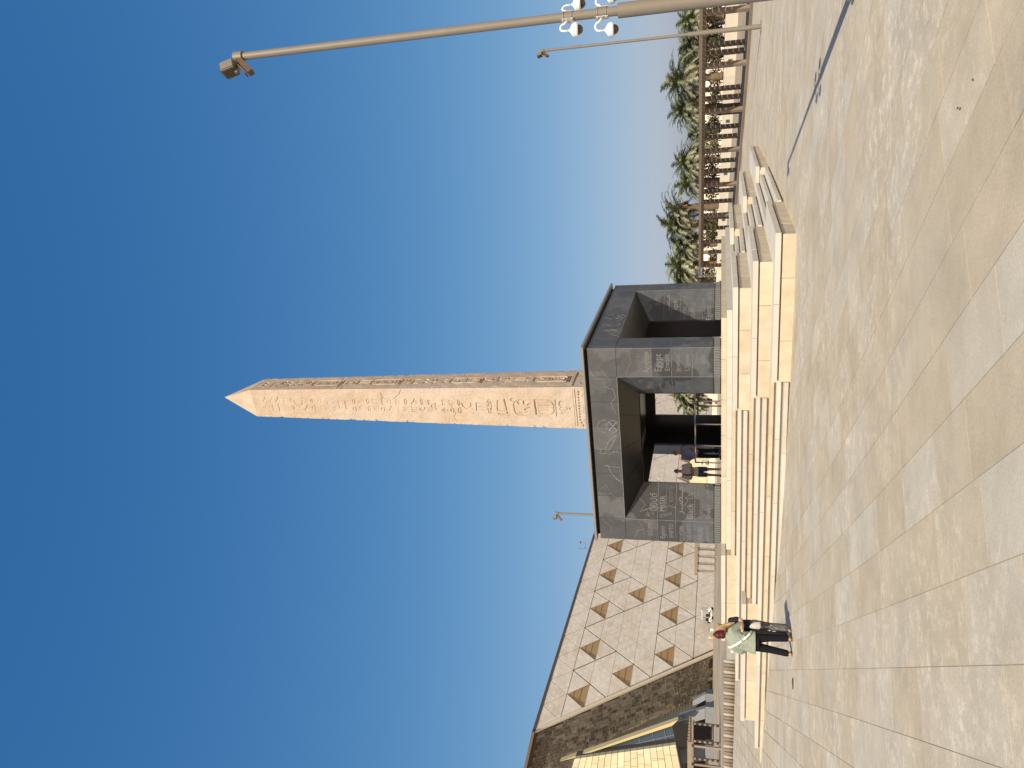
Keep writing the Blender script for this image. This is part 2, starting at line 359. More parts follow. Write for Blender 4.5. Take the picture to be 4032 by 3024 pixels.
for n0, se, re, rb0, rb1 in TIERS:
    zt = HS * (n0 + 2); zb = HS * (n0 - 1); i = RN[n0]
    for kind in ('c', 'b'):
        z0, z1, e, m, nm, st = (zt - .125, zt, 0, m_cope, 'coping_slab', 1.7) if kind == 'c' else (zb - (.25 if n0 == 1 else 0), zt - .165, .04, m_lime, 'riser_block', 1.25)
        run_front(nm, m, i + e, se, i + e, i + 1.25, z0, z1, st)
        run_side(nm, m, i + 1.25, re, i + e, i + 1.25, z0, z1, st)
        run_side(nm, m, rb0, rb1, i + e, i + 1.25, z0, z1, st)
    sbox(core, i + .12, se - .03, i + .12, i + 1.2, zt - .17, zt - .12); sbox(core, i + .12, i + 1.2, i + 1.2, re - .03, zt - .17, zt - .12)
    sbox(core, i + .12, i + 1.2, rb0 + .03, rb1 - .03, zt - .17, zt - .12)
    for n in range(n0, n0 + 3):          # ordinary steps beside the blocks
        zt_ = HS * n; zb_ = HS * (n - 1) - (.25 if n == 1 else 0)
        lim = {4: 17.1, 5: 11.5, 6: 11.5, 7: 11.5, 8: 15.4, 9: 10.6}.get(n, 17.4)
        run_front('step_stone', m_cope if n % 3 else m_lime, se, lim, RN[n], RN[n] + .75, zt_ - .098, zt_, 1.9)
        sbox(core, se, lim, RN[n] + .075, RN[n] + .7, zb_, zt_ - .096)
        run_side('step_stone', m_cope, re, rb0, RN[n], RN[n] + .75, zt_ - .098, zt_, 1.9)
        sbox(core, RN[n] + .075, RN[n] + .7, re, rb0, zb_, zt_ - .096)
for n, se in ((10, 10.6), (11, 10.6)):   # the two top courses
    m = m_lime if n == 11 else m_cope
    run_front('step_stone', m, RN[n], se, RN[n], RN[n] + .8, HS * (n - 1) + .004, HS * n, 1.3)
    run_side('step_stone', m, RN[n] + .8, RBACK[n], RN[n], RN[n] + .8, HS * (n - 1) + .004, HS * n, 1.3)
for n0, s0, s1, rf in ((5, 11.5, 16.25, RN[5]), (9, 10.6, 14.0, RN[9])):      # solid blocks on the left
    zt = HS * (n0 + 2); zb = HS * (n0 - 1)
    run_front('coping_slab', m_cope, s0, s1, rf, rf + 1.3, zt - .125, zt, 1.7)
    run_front('riser_block', m_lime, s0 + .0, s1 - .03, rf + .035, rf + 1.3, zb, zt - .165, 1.7)
    sbox(core, s0 + .05, s1 - .06, rf + .09, rf + 1.25, zt - .17, zt - .12)
for n, s1 in ((10, 14.25), (9, 14.8)): run_front('step_stone', m_cope, 14.03, s1, RN[n] + .35, RN[n] + 1.6, HS * n - .108, HS * n, 1.9)
for n in range(1, 12): sbox(core, RN[n] + .6, SLEFT[n] - .2, RN[n] + .6, RBACK[n] - .05, -.3 if n == 1 else HS * (n - 1) - .01, HS * n - .006)
core.build('podium_core', m_lime, pod)
MORE = 1

# ------------------------------------------------------------------ dark granite gateway
GC = K1 + (E1 + E2) * 4.36; GZ = 1.65; GW, GD = 7.2, 7.55
gate = thing('granite_gateway', 'square dark granite gateway engraved with the word Egypt in many scripts', 'gateway', (float(GC[0]), float(GC[1]), GZ))
e1 = Vector((E1[0], E1[1], 0)); e2 = Vector((E2[0], E2[1], 0)); ez = Vector((0, 0, 1))
OPA, OPB = 0.98, 0.87; AI, DI = 0.98, 0.95; ZO, ZI, ZT = 3.22, 2.62, 4.12
ROWS = [0.0, 0.25, 0.87, 1.50, 2.11]
def panel(pts, n, th, m, g=0.006, nm='granite_panel', parent=None):
    """flat slab: polygon pts, outward normal n; face stands th proud of the core, edges shrunk by the joint"""
    c = sum(pts, Vector()) / len(pts); n = n.normalized(); q = []
    for p in pts:
        d = c - p; q.append(p + d.normalized() * min(g * 1.42, d.length * .3))
    mb = MB(); k = len(q)
    a = [v - c + n * 0.0 for v in q]; b = [v - n * th for v in a]
    mb.add(a + b, [list(range(k))] + [((i + 1) % k, i, k + i, k + (i + 1) % k) for i in range(k)])
    me = recalc_open(mb.mesh(nm), n)
    return mk(nm, me, m, parent or gate, loc=c)
def recalc_open(me, n):
    if me.polygons[0].normal.dot(n) < 0: me.flip_normals()
    return me
SIDES = [(Vector((0, 0, 0)), e1, e2, GW, OPA, OPB), (e2 * 0, e2, e1, GD, OPA, OPA),      # front (u to the left), right side (u to the back)
         (e2 * GD, e1, -e2, GW, OPA, OPB), (e1 * GW, e2, -e1, GD, OPA, OPA)]             # back, left
FACE = []
for si, (o, u, nin, L, a0, b0) in enumerate(SIDES):
    n = -nin; o1 = L - b0
    def Q(uu, d, z): return o + u * uu + nin * d + ez * z
    FACE.append((o, u, n))
    near = si < 2
    # pillars
    for (p0, p1) in ((0, a0), (o1, L)):
        zs = ROWS + [ZO]
        for k in range(1, len(zs) - 1): panel([Q(p0, 0, zs[k]), Q(p1, 0, zs[k]), Q(p1, 0, zs[k + 1]), Q(p0, 0, zs[k + 1])], n, .05, m_gran if k < 4 else m_gran_l)
        ribs = MB(); nr = int((p1 - p0) / 0.085)
        for k in range(nr):
            x = p0 + (k + .5) * (p1 - p0) / nr
            ribs.obox(Q(x, 0.005, .125), u * .021, n * .02, ez * .085)
        tag(ribs.build('fluted_base', m_gjoint, gate), kind='stuff')
    # lintel
    cuts = [0, a0] + list(np.linspace(a0, o1, 7)[1:-1]) + [o1, L]
    for x0, x1 in zip(cuts[:-1], cuts[1:]): panel([Q(x0, 0, ZO), Q(x1, 0, ZO), Q(x1, 0, ZT), Q(x0, 0, ZT)], n, .05, m_gran_l)
    # splayed jambs and soffit
    for (ua, ub) in ((a0, a0 + AI), (o1, o1 - AI)):
        zs = ROWS
        nj = (u * (1 if ub > ua else -1) * DI - nin * AI).normalized()
        for k in range(1, len(zs)):
            z0 = zs[k]; za = zs[k + 1] if k < 4 else ZO; zb = zs[k + 1] if k < 4 else ZI
            panel([Q(ua, 0, z0), Q(ub, DI, z0), Q(ub, DI, zb), Q(ua, 0, za)], nj, .05, m_gran)
        ribs = MB()
        t_ = (u * (ub - ua) + nin * DI)
        for k in range(15): ribs.obox(Q(ua + (ub - ua) * (k + .5) / 15, DI * (k + .5) / 15 + .005, .125), t_ * .016, nj * .02, ez * .085)
        tag(ribs.build('fluted_base', m_gjoint, gate), kind='stuff')
    ns = (n * (ZO - ZI) - ez * DI).normalized()
    for k in range(4):
        f0, f1 = k / 4, (k + 1) / 4
        A = lambda f: a0 + (o1 - a0) * f; B = lambda f: a0 + AI + (o1 - a0 - 2 * AI) * f
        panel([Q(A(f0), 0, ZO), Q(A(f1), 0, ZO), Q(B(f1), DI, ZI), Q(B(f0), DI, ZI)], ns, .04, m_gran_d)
    # lintel core
    i0, i1 = .3, L - .3; ee = .035
    pr = [Q(i0, ee, ZO + .05), Q(i0, DI - ee, ZI + .06), Q(i0, DI - ee, ZT - .004), Q(i0, ee, ZT - .004)]
    recalc(MB().prism(pr, u * (i1 - i0)).build('lintel_core', m_gjoint, gate).data)
    # inner face of the wall
    for (p0, p1) in ((DI, a0 + AI), (o1 - AI, L - DI)):
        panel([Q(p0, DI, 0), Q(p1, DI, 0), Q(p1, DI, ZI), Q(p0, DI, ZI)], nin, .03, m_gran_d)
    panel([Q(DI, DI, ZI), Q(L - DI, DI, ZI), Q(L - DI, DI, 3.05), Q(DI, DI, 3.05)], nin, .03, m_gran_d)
# corner piers (core)
E_ = .035
def pier(o, u, w, au, aw):
    pts = [(E_, E_), (au - .41 * E_, E_), (au + AI - 2.4 * E_, DI - E_), (DI - E_, DI - E_), (DI - E_, aw + AI - 2.4 * E_), (E_, aw - .41 * E_)]
    recalc(MB().prism([o + u * a + w * b for a, b in pts], ez * (ZT - .008)).build('pier_core', m_gjoint, gate).data)
pier(Vector(), e1, e2, OPA, OPA); pier(e1 * GW, -e1, e2, OPB, OPA); pier(e2 * GD, e1, -e2, OPA, OPA); pier(e1 * GW + e2 * GD, -e1, -e2, OPB, OPA)
def gbox(nm, m, s0, s1, r0, r1, z0, z1):
    c = [e1 * a + e2 * b + ez * z for z in (z0, z1) for a, b in ((s0, r0), (s0, r1), (s1, r1), (s1, r0))]
    return MB().hexa(c).build(nm, m, gate)
gbox('roof_recess', m_black, .12, GW - .12, .12, GD - .12, ZT - .012, ZT + .12)
gbox('roof_slab', m_roof, -.075, GW + .075, -.075, GD + .075, ZT + .115, ZT + .19)
m_ceil = mat('ceiling_lit_beige', (0.44, 0.36, 0.27), 0.35, var=0.12, scale=1.5)  # beige carries ground bounce and facade reflection, painted into the ceiling
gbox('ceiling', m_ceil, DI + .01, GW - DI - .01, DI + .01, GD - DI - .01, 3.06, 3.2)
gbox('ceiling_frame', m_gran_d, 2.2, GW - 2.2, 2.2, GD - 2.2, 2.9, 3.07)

# engraved words
def words(word, h, face, u_c, z_c, width=None, m=None, d=0.0, nm='lettering', jam=None):
    cu = bpy.data.curves.new('t', 'FONT'); cu.body = word; cu.size = 1.0; cu.align_x = 'CENTER'; cu.align_y = 'CENTER'; cu.extrude = 0.0; cu.resolution_u = 3
    to = bpy.data.objects.new('t', cu); COL.objects.link(to); dg = bpy.context.evaluated_depsgraph_get()
    me = bpy.data.meshes.new_from_object(to.evaluated_get(dg)); bpy.data.objects.remove(to); bpy.data.curves.remove(cu)
    if not len(me.vertices): return
    co = np.empty(len(me.vertices) * 3); me.vertices.foreach_get('co', co); co = co.reshape(-1, 3)
    co[:, :2] -= (co[:, :2].max(0) + co[:, :2].min(0)) / 2
    hh = max(co[:, 1].max() - co[:, 1].min(), .01) ; ww = max(co[:, 0].max() - co[:, 0].min(), .01)
    sc = h / 0.72; sx = sc
    if width and ww * sx > width: sx = width / ww; sc = min(sc, sx * 1.35)
    o, u, n, flip = face
    c = o + u * u_c + ez * z_c + n * .006
    W_ = np.array([tuple(c)]) + co[:, :1] * sx * np.array([tuple(u * flip)]) + co[:, 1:2] * sc * np.array([tuple(ez)])
    ctr = W_.mean(0); me.vertices.foreach_set('co', (W_ - ctr).ravel()); me.update()
    if len(me.polygons) and me.polygons[0].normal.dot(n) < 0: me.flip_normals()
    me.materials.clear(); return mk(nm, me, m or m_letter, gate, loc=tuple(ctr))
F_front = (Vector(), e1, -e2, -1); F_right = (Vector(), e2, -e1, 1)
def jface(o, u, nin, ua, ub):
    t_ = (u * (ub - ua) + nin * DI); Lj = t_.length; t_.normalize()
    sg = 1 if ub > ua else -1
    return (o + u * ua, t_, (u * sg * DI - nin * AI).normalized()), Lj
(jl_o, jl_u, jl_n), LJ = jface(Vector(), e1, e2, GW - OPB, GW - OPB - AI); F_jl = (jl_o, jl_u, jl_n, 1)
(jr_o, jr_u, jr_n), LJ = jface(Vector(), e1, e2, OPA, OPA + AI); F_jr = (jr_o, jr_u, jr_n, -1)
(jb_o, jb_u, jb_n), LJ = jface(Vector(), e2, e1, GD - OPA, GD - OPA - AI); F_jb = (jb_o, jb_u, jb_n, -1)
h = OPA / 2
for w, sz, zc, wd, m in (('EGIPT', .15, 2.50, .62, m_letter_d), ('Ägypten', .19, 2.27, .72, m_letter), ('Egypt', .22, 1.88, .60, m_letter), ('Египет', .14, 1.63, .55, m_letter),
                         ('ഈജിപ്ത്', .19, 1.29, .62, m_letter), ("L'Egypte", .15, 1.01, .55, m_letter), ('\ufeae\u0640\u0640\ufebc\u0640\u0640\ufee3', .13, .72, .34, m_letter), ('मिस्र', .13, .52, .30, m_letter)):
    words(w, sz, F_front, h - (.12 if zc < .8 else 0), zc, wd, m)
hl = GW - OPB / 2
for w, sz, zc, wd, du in (('AN', .12, 2.58, .3, .1), ('EGIPT', .15, 2.36, .5, -.05), ('Egitto', .16, 1.93, .5, .05), ('EHIPTO', .15, 1.66, .55, -.02), ('EGYPTEN', .15, 1.31, .6, .08), ('YR AIFFT', .14, 1.05, .6, .0),
                          ('MISRI', .17, .68, .5, .05), ('ANGEJYPT', .13, .43, .62, .02)):
    words(w, sz, F_front, hl + du, zc, wd, m_letter_d if zc > 2.5 else m_letter)
for w, sz, zc, wd, uc, m in (('อียิปต์', .24, 2.27, .62, .62, m_letter), ('AI', .12, 2.42, .2, .16, m_letter), ('CAP', .13, 2.27, .28, .18, m_letter_d), ('MISIR', .20, 1.95, .55, .58, m_letter), ("L' EGYPTE", .14, 1.67, .72, .85, m_letter_d), ('이', .11, 1.98, .2, .14, m_letter), ('집', .11, 1.84, .2, .18, m_letter), ('트', .11, 1.69, .2, .24, m_letter),
                             ('\ufeae\u0640\u0640\ufebc\u0640\u0640\ufee3', .24, 1.30, .95, .70, m_letter), ('Black', .22, 1.03, .52, .34, m_letter), ('Land', .20, 1.03, .42, .98, m_letter_d), ('Kemet', .22, .68, .55, .36, m_letter_d), ('EXIPTO', .13, .74, .46, 1.05, m_letter_d), ('Египет', .15, .42, .48, .36, m_letter), ('\ufeae\u0640\u0640\ufebc\u0640\u0640\ufee3', .14, .44, .44, 1.05, m_letter), ('埃及', .12, .43, .26, .72, m_letter_d)):
    words(w, sz, F_jl, uc, zc, wd, m)
for w, sz, zc, wd, uc in (('मिस्र', .13, 2.48, .35, .3), ('Misir', .2, 2.24, .6, .62), ('\ufeae\u0640\u0640\ufebc\u0640\u0640\ufee3', .16, 1.90, .9, .7), ('Egitto', .17, 1.66, .5, .55), ('EGIPT', .12, 1.35, .5, .5), ('EGYPTEN', .15, 1.02, .7, .65), ('EGIPTO', .13, .72, .5, .8), ('Egipto', .2, .45, .7, .7)):
    words(w, sz, F_jr, uc, zc, wd, m_letter)
for w, sz, zc, wd, uc in (('ईजिप्त', .17, 2.33, .45, .42), ('\ufeae\u0640\u0640\ufebc\u0640\u0640\ufee3', .18, 1.92, .7, .55), ('Egypt', .16, 1.68, .5, .62), ('EGITTO', .13, 1.34, .5, 1.0), ('EGIPTUS', .16, 1.02, .7, .9), ('エジプト', .15, .74, .55, 1.0), ('EGYPTO', .11, .62, .4, .55), ('Egitto', .2, .43, .65, 1.0), ('埃及', .15, .43, .34, .3)):
    words(w, sz, F_jb, uc, zc, wd, m_letter)
for w, sz, zc, wd in (('Mesir', .14, 2.36, .5), ('\ufeae\u0640\u0640\ufebc\u0640\u0640\ufee3', .16, 1.92, .6), ('Egypt', .14, 1.66, .6), ('EGIPTO', .14, 1.3, .6), ('Misri', .14, 1.0, .5), ('Ejipt', .15, .7, .5), ('埃及', .14, .44, .4)):
    words(w, sz, F_right, h, zc, wd, m_letter_d); words(w, sz, F_right, GD - h, zc, wd, m_letter_d)

# carved outlines: strips of constant width lying on a face
def stroke(mb, face, pts, w, lift=.008):
    o, u, n, fl = face; P = [o + u * a + ez * b + n * lift for a, b in pts]
    for p, q in zip(P[:-1], P[1:]):
        d = (q - p)
        if d.length < 1e-5: continue
        s_ = d.normalized().cross(n).normalized() * w / 2; dd = d.normalized() * w * .3
        mb.add([p - s_ - dd, q - s_ + dd, q + s_ + dd, p + s_ - dd, p - s_ * .6 - n * .01, q - s_ * .6 - n * .01, q + s_ * .6 - n * .01, p + s_ * .6 - n * .01],
               [(0, 1, 2, 3), (4, 5, 1, 0), (6, 7, 3, 2)])
def arc(cx, cz, rx, rz, a0, a1, n=14): return [(cx + rx * math.cos(R(a0 + (a1 - a0) * i / n)), cz + rz * math.sin(R(a0 + (a1 - a0) * i / n))) for i in range(n + 1)]
def wob(pts, amp, n=6):
    out = []
    for (a, b), (c, d) in zip(pts[:-1], pts[1:]):
        for i in range(n):
            f = i / n; out.append((a + (c - a) * f + random.uniform(-amp, amp), b + (d - b) * f + random.uniform(-amp, amp)))
    return out + [pts[-1]]
def signs(face, x0, sx):
    X = lambda pts: [(x0 + sx * a, b) for a, b in pts]
    mb = MB()
    for pts, w in ((arc(.0, 3.58, .24, .26, 0, 180), .018), ([(-.24, 3.58), (.24, 3.58)], .012), (arc(.0, 3.33 + .02, .0, .0, 0, 1, 1), .01)):
        stroke(mb, face, X([(a + .0, b + .1) for a, b in pts]), w)
    cz = 3.44
    stroke(mb, face, X(arc(.0, cz, .22, .19, 0, 360, 24)), .016)
    for s_ in (1, -1): stroke(mb, face, X([(-.15, cz - .12 * s_), (.15, cz + .12 * s_)]), .032)
    b = 0.85   # owl
    stroke(mb, face, X([(b + .0, 3.86), (b + .02, 3.93), (b + .07, 3.9), (b + .13, 3.9), (b + .18, 3.94), (b + .19, 3.86)]), .016)
    stroke(mb, face, X(arc(b + .09, 3.84, .1, .12, 180, 360, 8) + [(b + .2, 3.86)]), .016)
    stroke(mb, face, X([(b - .0, 3.72), (b - .2, 3.66), (b - .38, 3.52), (b - .52, 3.36), (b - .48, 3.35), (b - .1, 3.52), (b + .05, 3.64), (b + .04, 3.7), (b + .0, 3.72)]), .02)
    stroke(mb, face, X([(b + .16, 3.74), (b + .2, 3.6), (b + .12, 3.48), (b + .1, 3.42)]), .014); stroke(mb, face, X([(b - .1, 3.42), (b - .06, 3.34), (b + .1, 3.34)]), .012); stroke(mb, face, X([(b + .08, 3.46), (b + .08, 3.32), (b + .2, 3.32)]), .014)
    k = 1.75   # scaled sign
    stroke(mb, face, X(wob([(k - .25, 3.82), (k - .28, 3.68), (k + .02, 3.6), (k + .28, 3.42), (k + .34, 3.28)], .006)), .018)
    for i in range(4): stroke(mb, face, X([(k + .12 + .07 * i, 3.5 - .07 * i), (k + .22 + .07 * i, 3.47 - .08 * i)]), .014)
    stroke(mb, face, X([(k - .25, 3.82), (k - .2, 3.3)]), .012); stroke(mb, face, X([(k - .2, 3.3), (k + .3, 3.27)]), .012)
    tag(mb.build('carved_signs', m_vein, gate), kind='stuff')
signs(F_front, 2.75, 1.0); signs(F_right, 3.3, -1.0)
vein = MB()
def jw(z, face, a, b, amp=.012, w=.013): stroke(vein, face, wob([(a, z), ((a + b) / 2, z), (b, z)], amp, 7), w)
for z in (.87, 1.5, 2.11): jw(z, F_front, .02, OPA - .02); jw(z, F_front, GW - OPB + .02, GW - .02, .006, .01); jw(z, F_jl, .02, LJ - .02); jw(z, F_jr, .02, LJ - .02, .01, .011); jw(z, F_right, .02, OPA - .02, .01, .01); jw(z, F_jb, .02, LJ - .02, .008, .009); jw(z, F_right, GD - OPA, GD - .05, .01, .009)
for z in (1.82, .62): jw(z, F_jl, .3, LJ - .05, .01, .008); jw(z, F_jb, .2, LJ - .3, .008, .007)
stroke(vein, F_front, [(OPA, .02), (OPA, ZO)], .014); stroke(vein, F_front, [(GW - OPB, .02), (GW - OPB, ZO)], .014); stroke(vein, F_front, [(.006, .02), (.006, ZT)], .012)
stroke(vein, F_front, [(OPA, ZO), (GW - OPB, ZO)], .016); stroke(vein, F_right, [(OPA, ZO), (GD - OPA, ZO)], .010); stroke(vein, F_right, [(GD - OPA, .02), (GD - OPA, ZO)], .010)
for face, pts, w in ((F_front, [(.75, 4.05), (1.0, 3.95), (1.05, 3.72), (1.3, 3.62), (1.42, 3.35), (1.7, 3.3), (1.9, 3.45), (2.1, 3.4), (2.3, 3.3)], .014),
                     (F_front, [(5.2, 4.0), (5.0, 3.8), (5.4, 3.6), (5.5, 3.4), (5.9, 3.3)], .010), (F_front, [(6.3, 4.05), (6.55, 3.9), (6.7, 3.7), (6.95, 3.75)], .010), (F_front, [(6.4, 2.75), (6.7, 2.6), (6.85, 2.85), (7.1, 2.9)], .012),
                     (F_jl, [(.05, 2.55), (.35, 2.45), (.25, 2.7), (.5, 2.55), (.75, 2.75)], .010), (F_jl, [(.3, 2.62), (.45, 2.3), (.4, 2.0), (.5, 1.75), (.45, 1.5)], .012), (F_jl, [(.5, 1.25), (.72, 1.1), (.8, 1.2), (.95, .98), (1.0, .86)], .012),
                     (F_front, [(.1, 2.78), (.5, 2.75), (.8, 2.9), (.97, 2.9)], .010), (F_jr, [(.05, 2.85), (.3, 2.7), (.8, 2.62)], .010), (F_jb, [(.1, 1.6), (.35, 1.3), (.6, 1.45), (.9, 1.7)], .010),
                     (F_right, [(1.6, 3.9), (1.9, 3.6), (1.8, 3.4), (2.1, 3.3)], .012), (F_right, [(5.0, 4.0), (5.3, 3.7), (5.6, 3.6)], .010)):
    stroke(vein, face, wob(pts, .02, 5), w)
tag(vein.build('carved_joint_lines', m_vein, gate), kind='stuff')

# ------------------------------------------------------------------ obelisk, carved as a height field
ob_c = e1 * 3.42 + e2 * 3.78
obel = thing('obelisk', 'tall tapering sandy granite obelisk with carved hieroglyphs standing on the dark gateway roof', 'obelisk', tuple(Vector((GC[0], GC[1], 0)) + ob_c + ez * (GZ + ZT + .19)))
OZ = GZ + ZT + .19; ZS, ZA = 20.55 - OZ, 22.35 - OZ     # shoulder and tip above the roof slab
NU, NV = 84, 720
HW0, HW1 = 0.875, 0.615
hf = {}
U_, V_ = np.meshgrid(np.linspace(-1, 1, NU + 1), np.linspace(0, ZS, NV + 1))
HWv = HW0 + (HW1 - HW0) * V_ / ZS; XM = U_ * HWv
def smooth(d, w, s=.018): return np.clip((w - d) / s + .5, 0, 1)
def seg(H, a, b, w, dep):
    a = np.array(a, float); b = np.array(b, float); d = b - a; L2 = max(d @ d, 1e-9)
    t = np.clip(((XM - a[0]) * d[0] + (V_ - a[1]) * d[1]) / L2, 0, 1)
    np.maximum(H, dep * smooth(np.hypot(XM - a[0] - t * d[0], V_ - a[1] - t * d[1]), w / 2), out=H)
def poly(H, pts, w, dep):
    for a, b in zip(pts[:-1], pts[1:]): seg(H, a, b, w, dep)
def disc(H, c, rx, ry, dep): np.maximum(H, dep * smooth(np.hypot((XM - c[0]) / rx, (V_ - c[1]) / ry) * min(rx, ry), min(rx, ry)), out=H)
def oval(H, c, rx, ry, w, dep, n=16): poly(H, [(c[0] + rx * math.cos(2 * math.pi * i / n), c[1] + ry * math.sin(2 * math.pi * i / n)) for i in range(n + 1)], w, dep)
def cartouche(H, c, rx, ry, w, dep):
    pts = []
    for a in range(0, 361, 20):
        ca, sa = math.cos(R(a)), math.sin(R(a)); pts.append((c[0] + rx * math.copysign(abs(ca) ** .55, ca), c[1] + ry * math.copysign(abs(sa) ** .45, sa)))
    poly(H, pts, w, dep); seg(H, (c[0] - rx, c[1] - ry - .08), (c[0] + rx, c[1] - ry - .08), w, dep)
def glyph(H, c, s, dep, k=None):
    x, y = c; k = random.randrange(11) if k is None else k; w = .045 * s / .3
    if k == 0: seg(H, (x - s, y), (x + s, y), w * 1.6, dep)                                     # bar
    elif k == 1: poly(H, [(x - s + 2 * s * i / 8, y + (.12 if i % 2 else -.12) * s) for i in range(9)], w, dep)   # water
    elif k == 2: oval(H, (x, y), s * .8, s * .28, w, dep)                                       # mouth
    elif k == 3: disc(H, (x - s * .4, y), s * .3, s * .3, dep); disc(H, (x + s * .45, y), s * .22, s * .3, dep)
    elif k == 4:                                                                                 # bird
        disc(H, (x - s * .45, y + s * .45), s * .22, s * .2, dep); poly(H, [(x - s * .4, y + s * .4), (x - s * .1, y), (x + s * .8, y - s * .45)], s * .38, dep); seg(H, (x, y), (x - .05 * s, y - s * .7), w, dep); seg(H, (x + s * .2, y - .1 * s), (x + .15 * s, y - s * .7), w, dep); seg(H, (x - s * .3, y - s * .7), (x + s * .4, y - s * .7), w, dep)
    elif k == 5:                                                                                 # reeds
        for i in (-.6, 0, .6): seg(H, (x + i * s, y - s * .8), (x + i * s + .08 * s, y + s * .8), w * 1.3, dep)
    elif k == 6: poly(H, [(x - s * .7, y - s * .4), (x - s * .7, y + s * .4), (x + s * .7, y + s * .4), (x + s * .7, y - s * .4)], w, dep)
    elif k == 7: seg(H, (x, y - s * .8), (x, y + s * .2), w * 1.2, dep); oval(H, (x, y + s * .5), s * .25, s * .32, w, dep); seg(H, (x - s * .5, y + s * .12), (x + s * .5, y + s * .12), w * 1.2, dep)   # ankh
    elif k == 8: poly(H, [(x - s * .8, y - s * .3), (x - s * .5, y + s * .3), (x + s * .5, y + s * .3), (x + s * .8, y - s * .3), (x - s * .8, y - s * .3)], w * 1.2, dep)
    elif k == 9: poly(H, [(x + s * .5, y + s * .8), (x + s * .1, y + s * .6), (x - s * .3, y), (x - s * .1, y - s * .6), (x + s * .6, y - s * .7)], w * 1.7, dep)
    else: disc(H, (x, y + s * .4), s * .45, s * .3, dep); seg(H, (x - s * .6, y - s * .3), (x + s * .6, y - s * .35), w * 1.6, dep)
def face_front():
    H = np.zeros_like(XM); d = .035
    y = ZS - .55
    while y > 4.2:                                  # worn upper text
        s = .13 + .04 * random.random(); dd = d * random.uniform(.35, .8) if y > 8 else d
        for xx in ((-.16, .17) if random.random() < .65 else (.0,)): glyph(H, (xx - .02, y), s * (.95 if abs(xx) > .05 else 1.7), dd)
        y -= s * 2.1
    cartouche(H, (-.02, 2.5), .33, .78, .045, .04); disc(H, (.2, 3.05), .09, .07, .05); disc(H, (.2, 2.85), .08, .06, .05)
    seg(H, (-.28, 2.42), (.3, 2.44), .075, .06); seg(H, (-.1, 2.85), (-.02, 2.65), .06, .05); seg(H, (.1, 2.72), (.17, 2.6), .05, .05)
    for i in range(5): seg(H, (-.25 + .11 * i, 1.92), (-.25 + .11 * i, 2.32), .03, .03)
    poly(H, [(-.2, 2.75), (-.26, 2.95), (-.22, 3.08)], .04, .03)
    disc(H, (.16, 1.42), .12, .11, .04); oval(H, (-.05, 1.35), .07, .16, .03, .03); disc(H, (-.04, 1.1), .05, .05, .04); poly(H, [(-.22, 1.45), (-.2, 1.15)], .03, .03)
    poly(H, [(-.34, 3.45), (-.3, 3.9)], .05, .045); poly(H, [(-.2, 3.45), (-.15, 3.95), (.25, 3.9)], .04, .04); seg(H, (-.27, 3.55), (.29, 3.62), .07, .05)
    oval(H, (.02, 4.25), .25, .09, .03, .035); disc(H, (.3, 3.3), .06, .09, .04)
    seg(H, (-.78, .86), (.76, .88), .035, .035); seg(H, (-.78, .95), (.76, .96), .018, .02)
    for i in range(13): disc(H, (-.72 + .115 * i, .74 - (.0 if i > 1 else .05 * (2 - i))), .035, .045, .05)
    for sx in (-1, 1):                              # two kneeling figures
        oval(H, (.5 * sx, .42), .08, .11, .03, .035); poly(H, [(.52 * sx, .3), (.44 * sx, .14), (.6 * sx, .02)], .1, .028); poly(H, [(.46 * sx, .3), (.28 * sx, .14), (.2 * sx, .22)], .035, .03); poly(H, [(.6 * sx, .3), (.68 * sx, .1)], .035, .03)
        poly(H, [(.45 * sx, .55), (.52 * sx, .62), (.58 * sx, .55)], .025, .03)
    for i in range(4): seg(H, (-.12 + .08 * i, .25), (-.12 + .08 * i, .6), .02, .02)
    poly(H, [(HW1 * .9, 8.7), (.3, 8.65), (.25, 8.2), (.5, 7.9), (.7, 7.8)], .02, .03); poly(H, [(-.75, 5.6), (-.5, 5.75), (-.3, 5.65), (0, 5.8), (.15, 5.7)], .018, .025)
    return H
def face_right():
    H = np.zeros_like(XM); d = .075
    y = ZS - .35
    while y > 1.9:
        if random.random() < .17 and y < ZS - 1.5:
            cartouche(H, (0, y - .55), .27, .62, .05, d)
            for q in (.2, .55, .9): glyph(H, (random.uniform(-.05, .05), y - q - .05), .17, d)
            y -= 1.5
        else:
            s = .17 + .06 * random.random()
            if random.random() < .4:
                for xx in (-.15, .15): glyph(H, (xx, y), s * .8, d)
            else: glyph(H, (0, y), s * 1.35, d)
            y -= s * 1.9
    poly(H, [(-.3, 1.75), (-.3, 1.2), (.28, 1.2)], .05, d); seg(H, (-.7, .98), (.7, 1.0), .05, d); glyph(H, (-.3, .55), .3, .05, 4); glyph(H, (.3, .5), .3, .05, 9); glyph(H, (.05, 1.5), .2, d, 3)
    poly(H, [(-.8, 8.9), (-.3, 8.2), (.1, 8.3), (.6, 7.9)], .02, .04); poly(H, [(-.75, 5.8), (0, 5.2), (.7, 5.6)], .02, .04); poly(H, [(-.7, 10.6), (.7, 10.9)], .018, .03)
    return H
def vnoise(n, k, amp): return np.interp(np.linspace(0, 1, n), np.linspace(0, 1, k), rng.uniform(-1, 1, k)) * amp
corner = [Vector((-1, -1)), Vector((1, -1)), Vector((1, 1)), Vector((-1, 1))]    # in (right, back) axes of the obelisk
oa, obk = -e1, e2
chip = [np.maximum(0, vnoise(NV + 1, 110, .05) - .022) + np.maximum(0, vnoise(NV + 1, 300, .02) - .008) + np.abs(vnoise(NV + 1, 24, .008)) for _ in range(4)]
chip[1] = chip[1] * .35
shaft = MB(); base = 0
Hs = [face_front(), face_right(), None, None]
zv = np.linspace(0, ZS, NV + 1); hw = HW0 + (HW1 - HW0) * zv / ZS
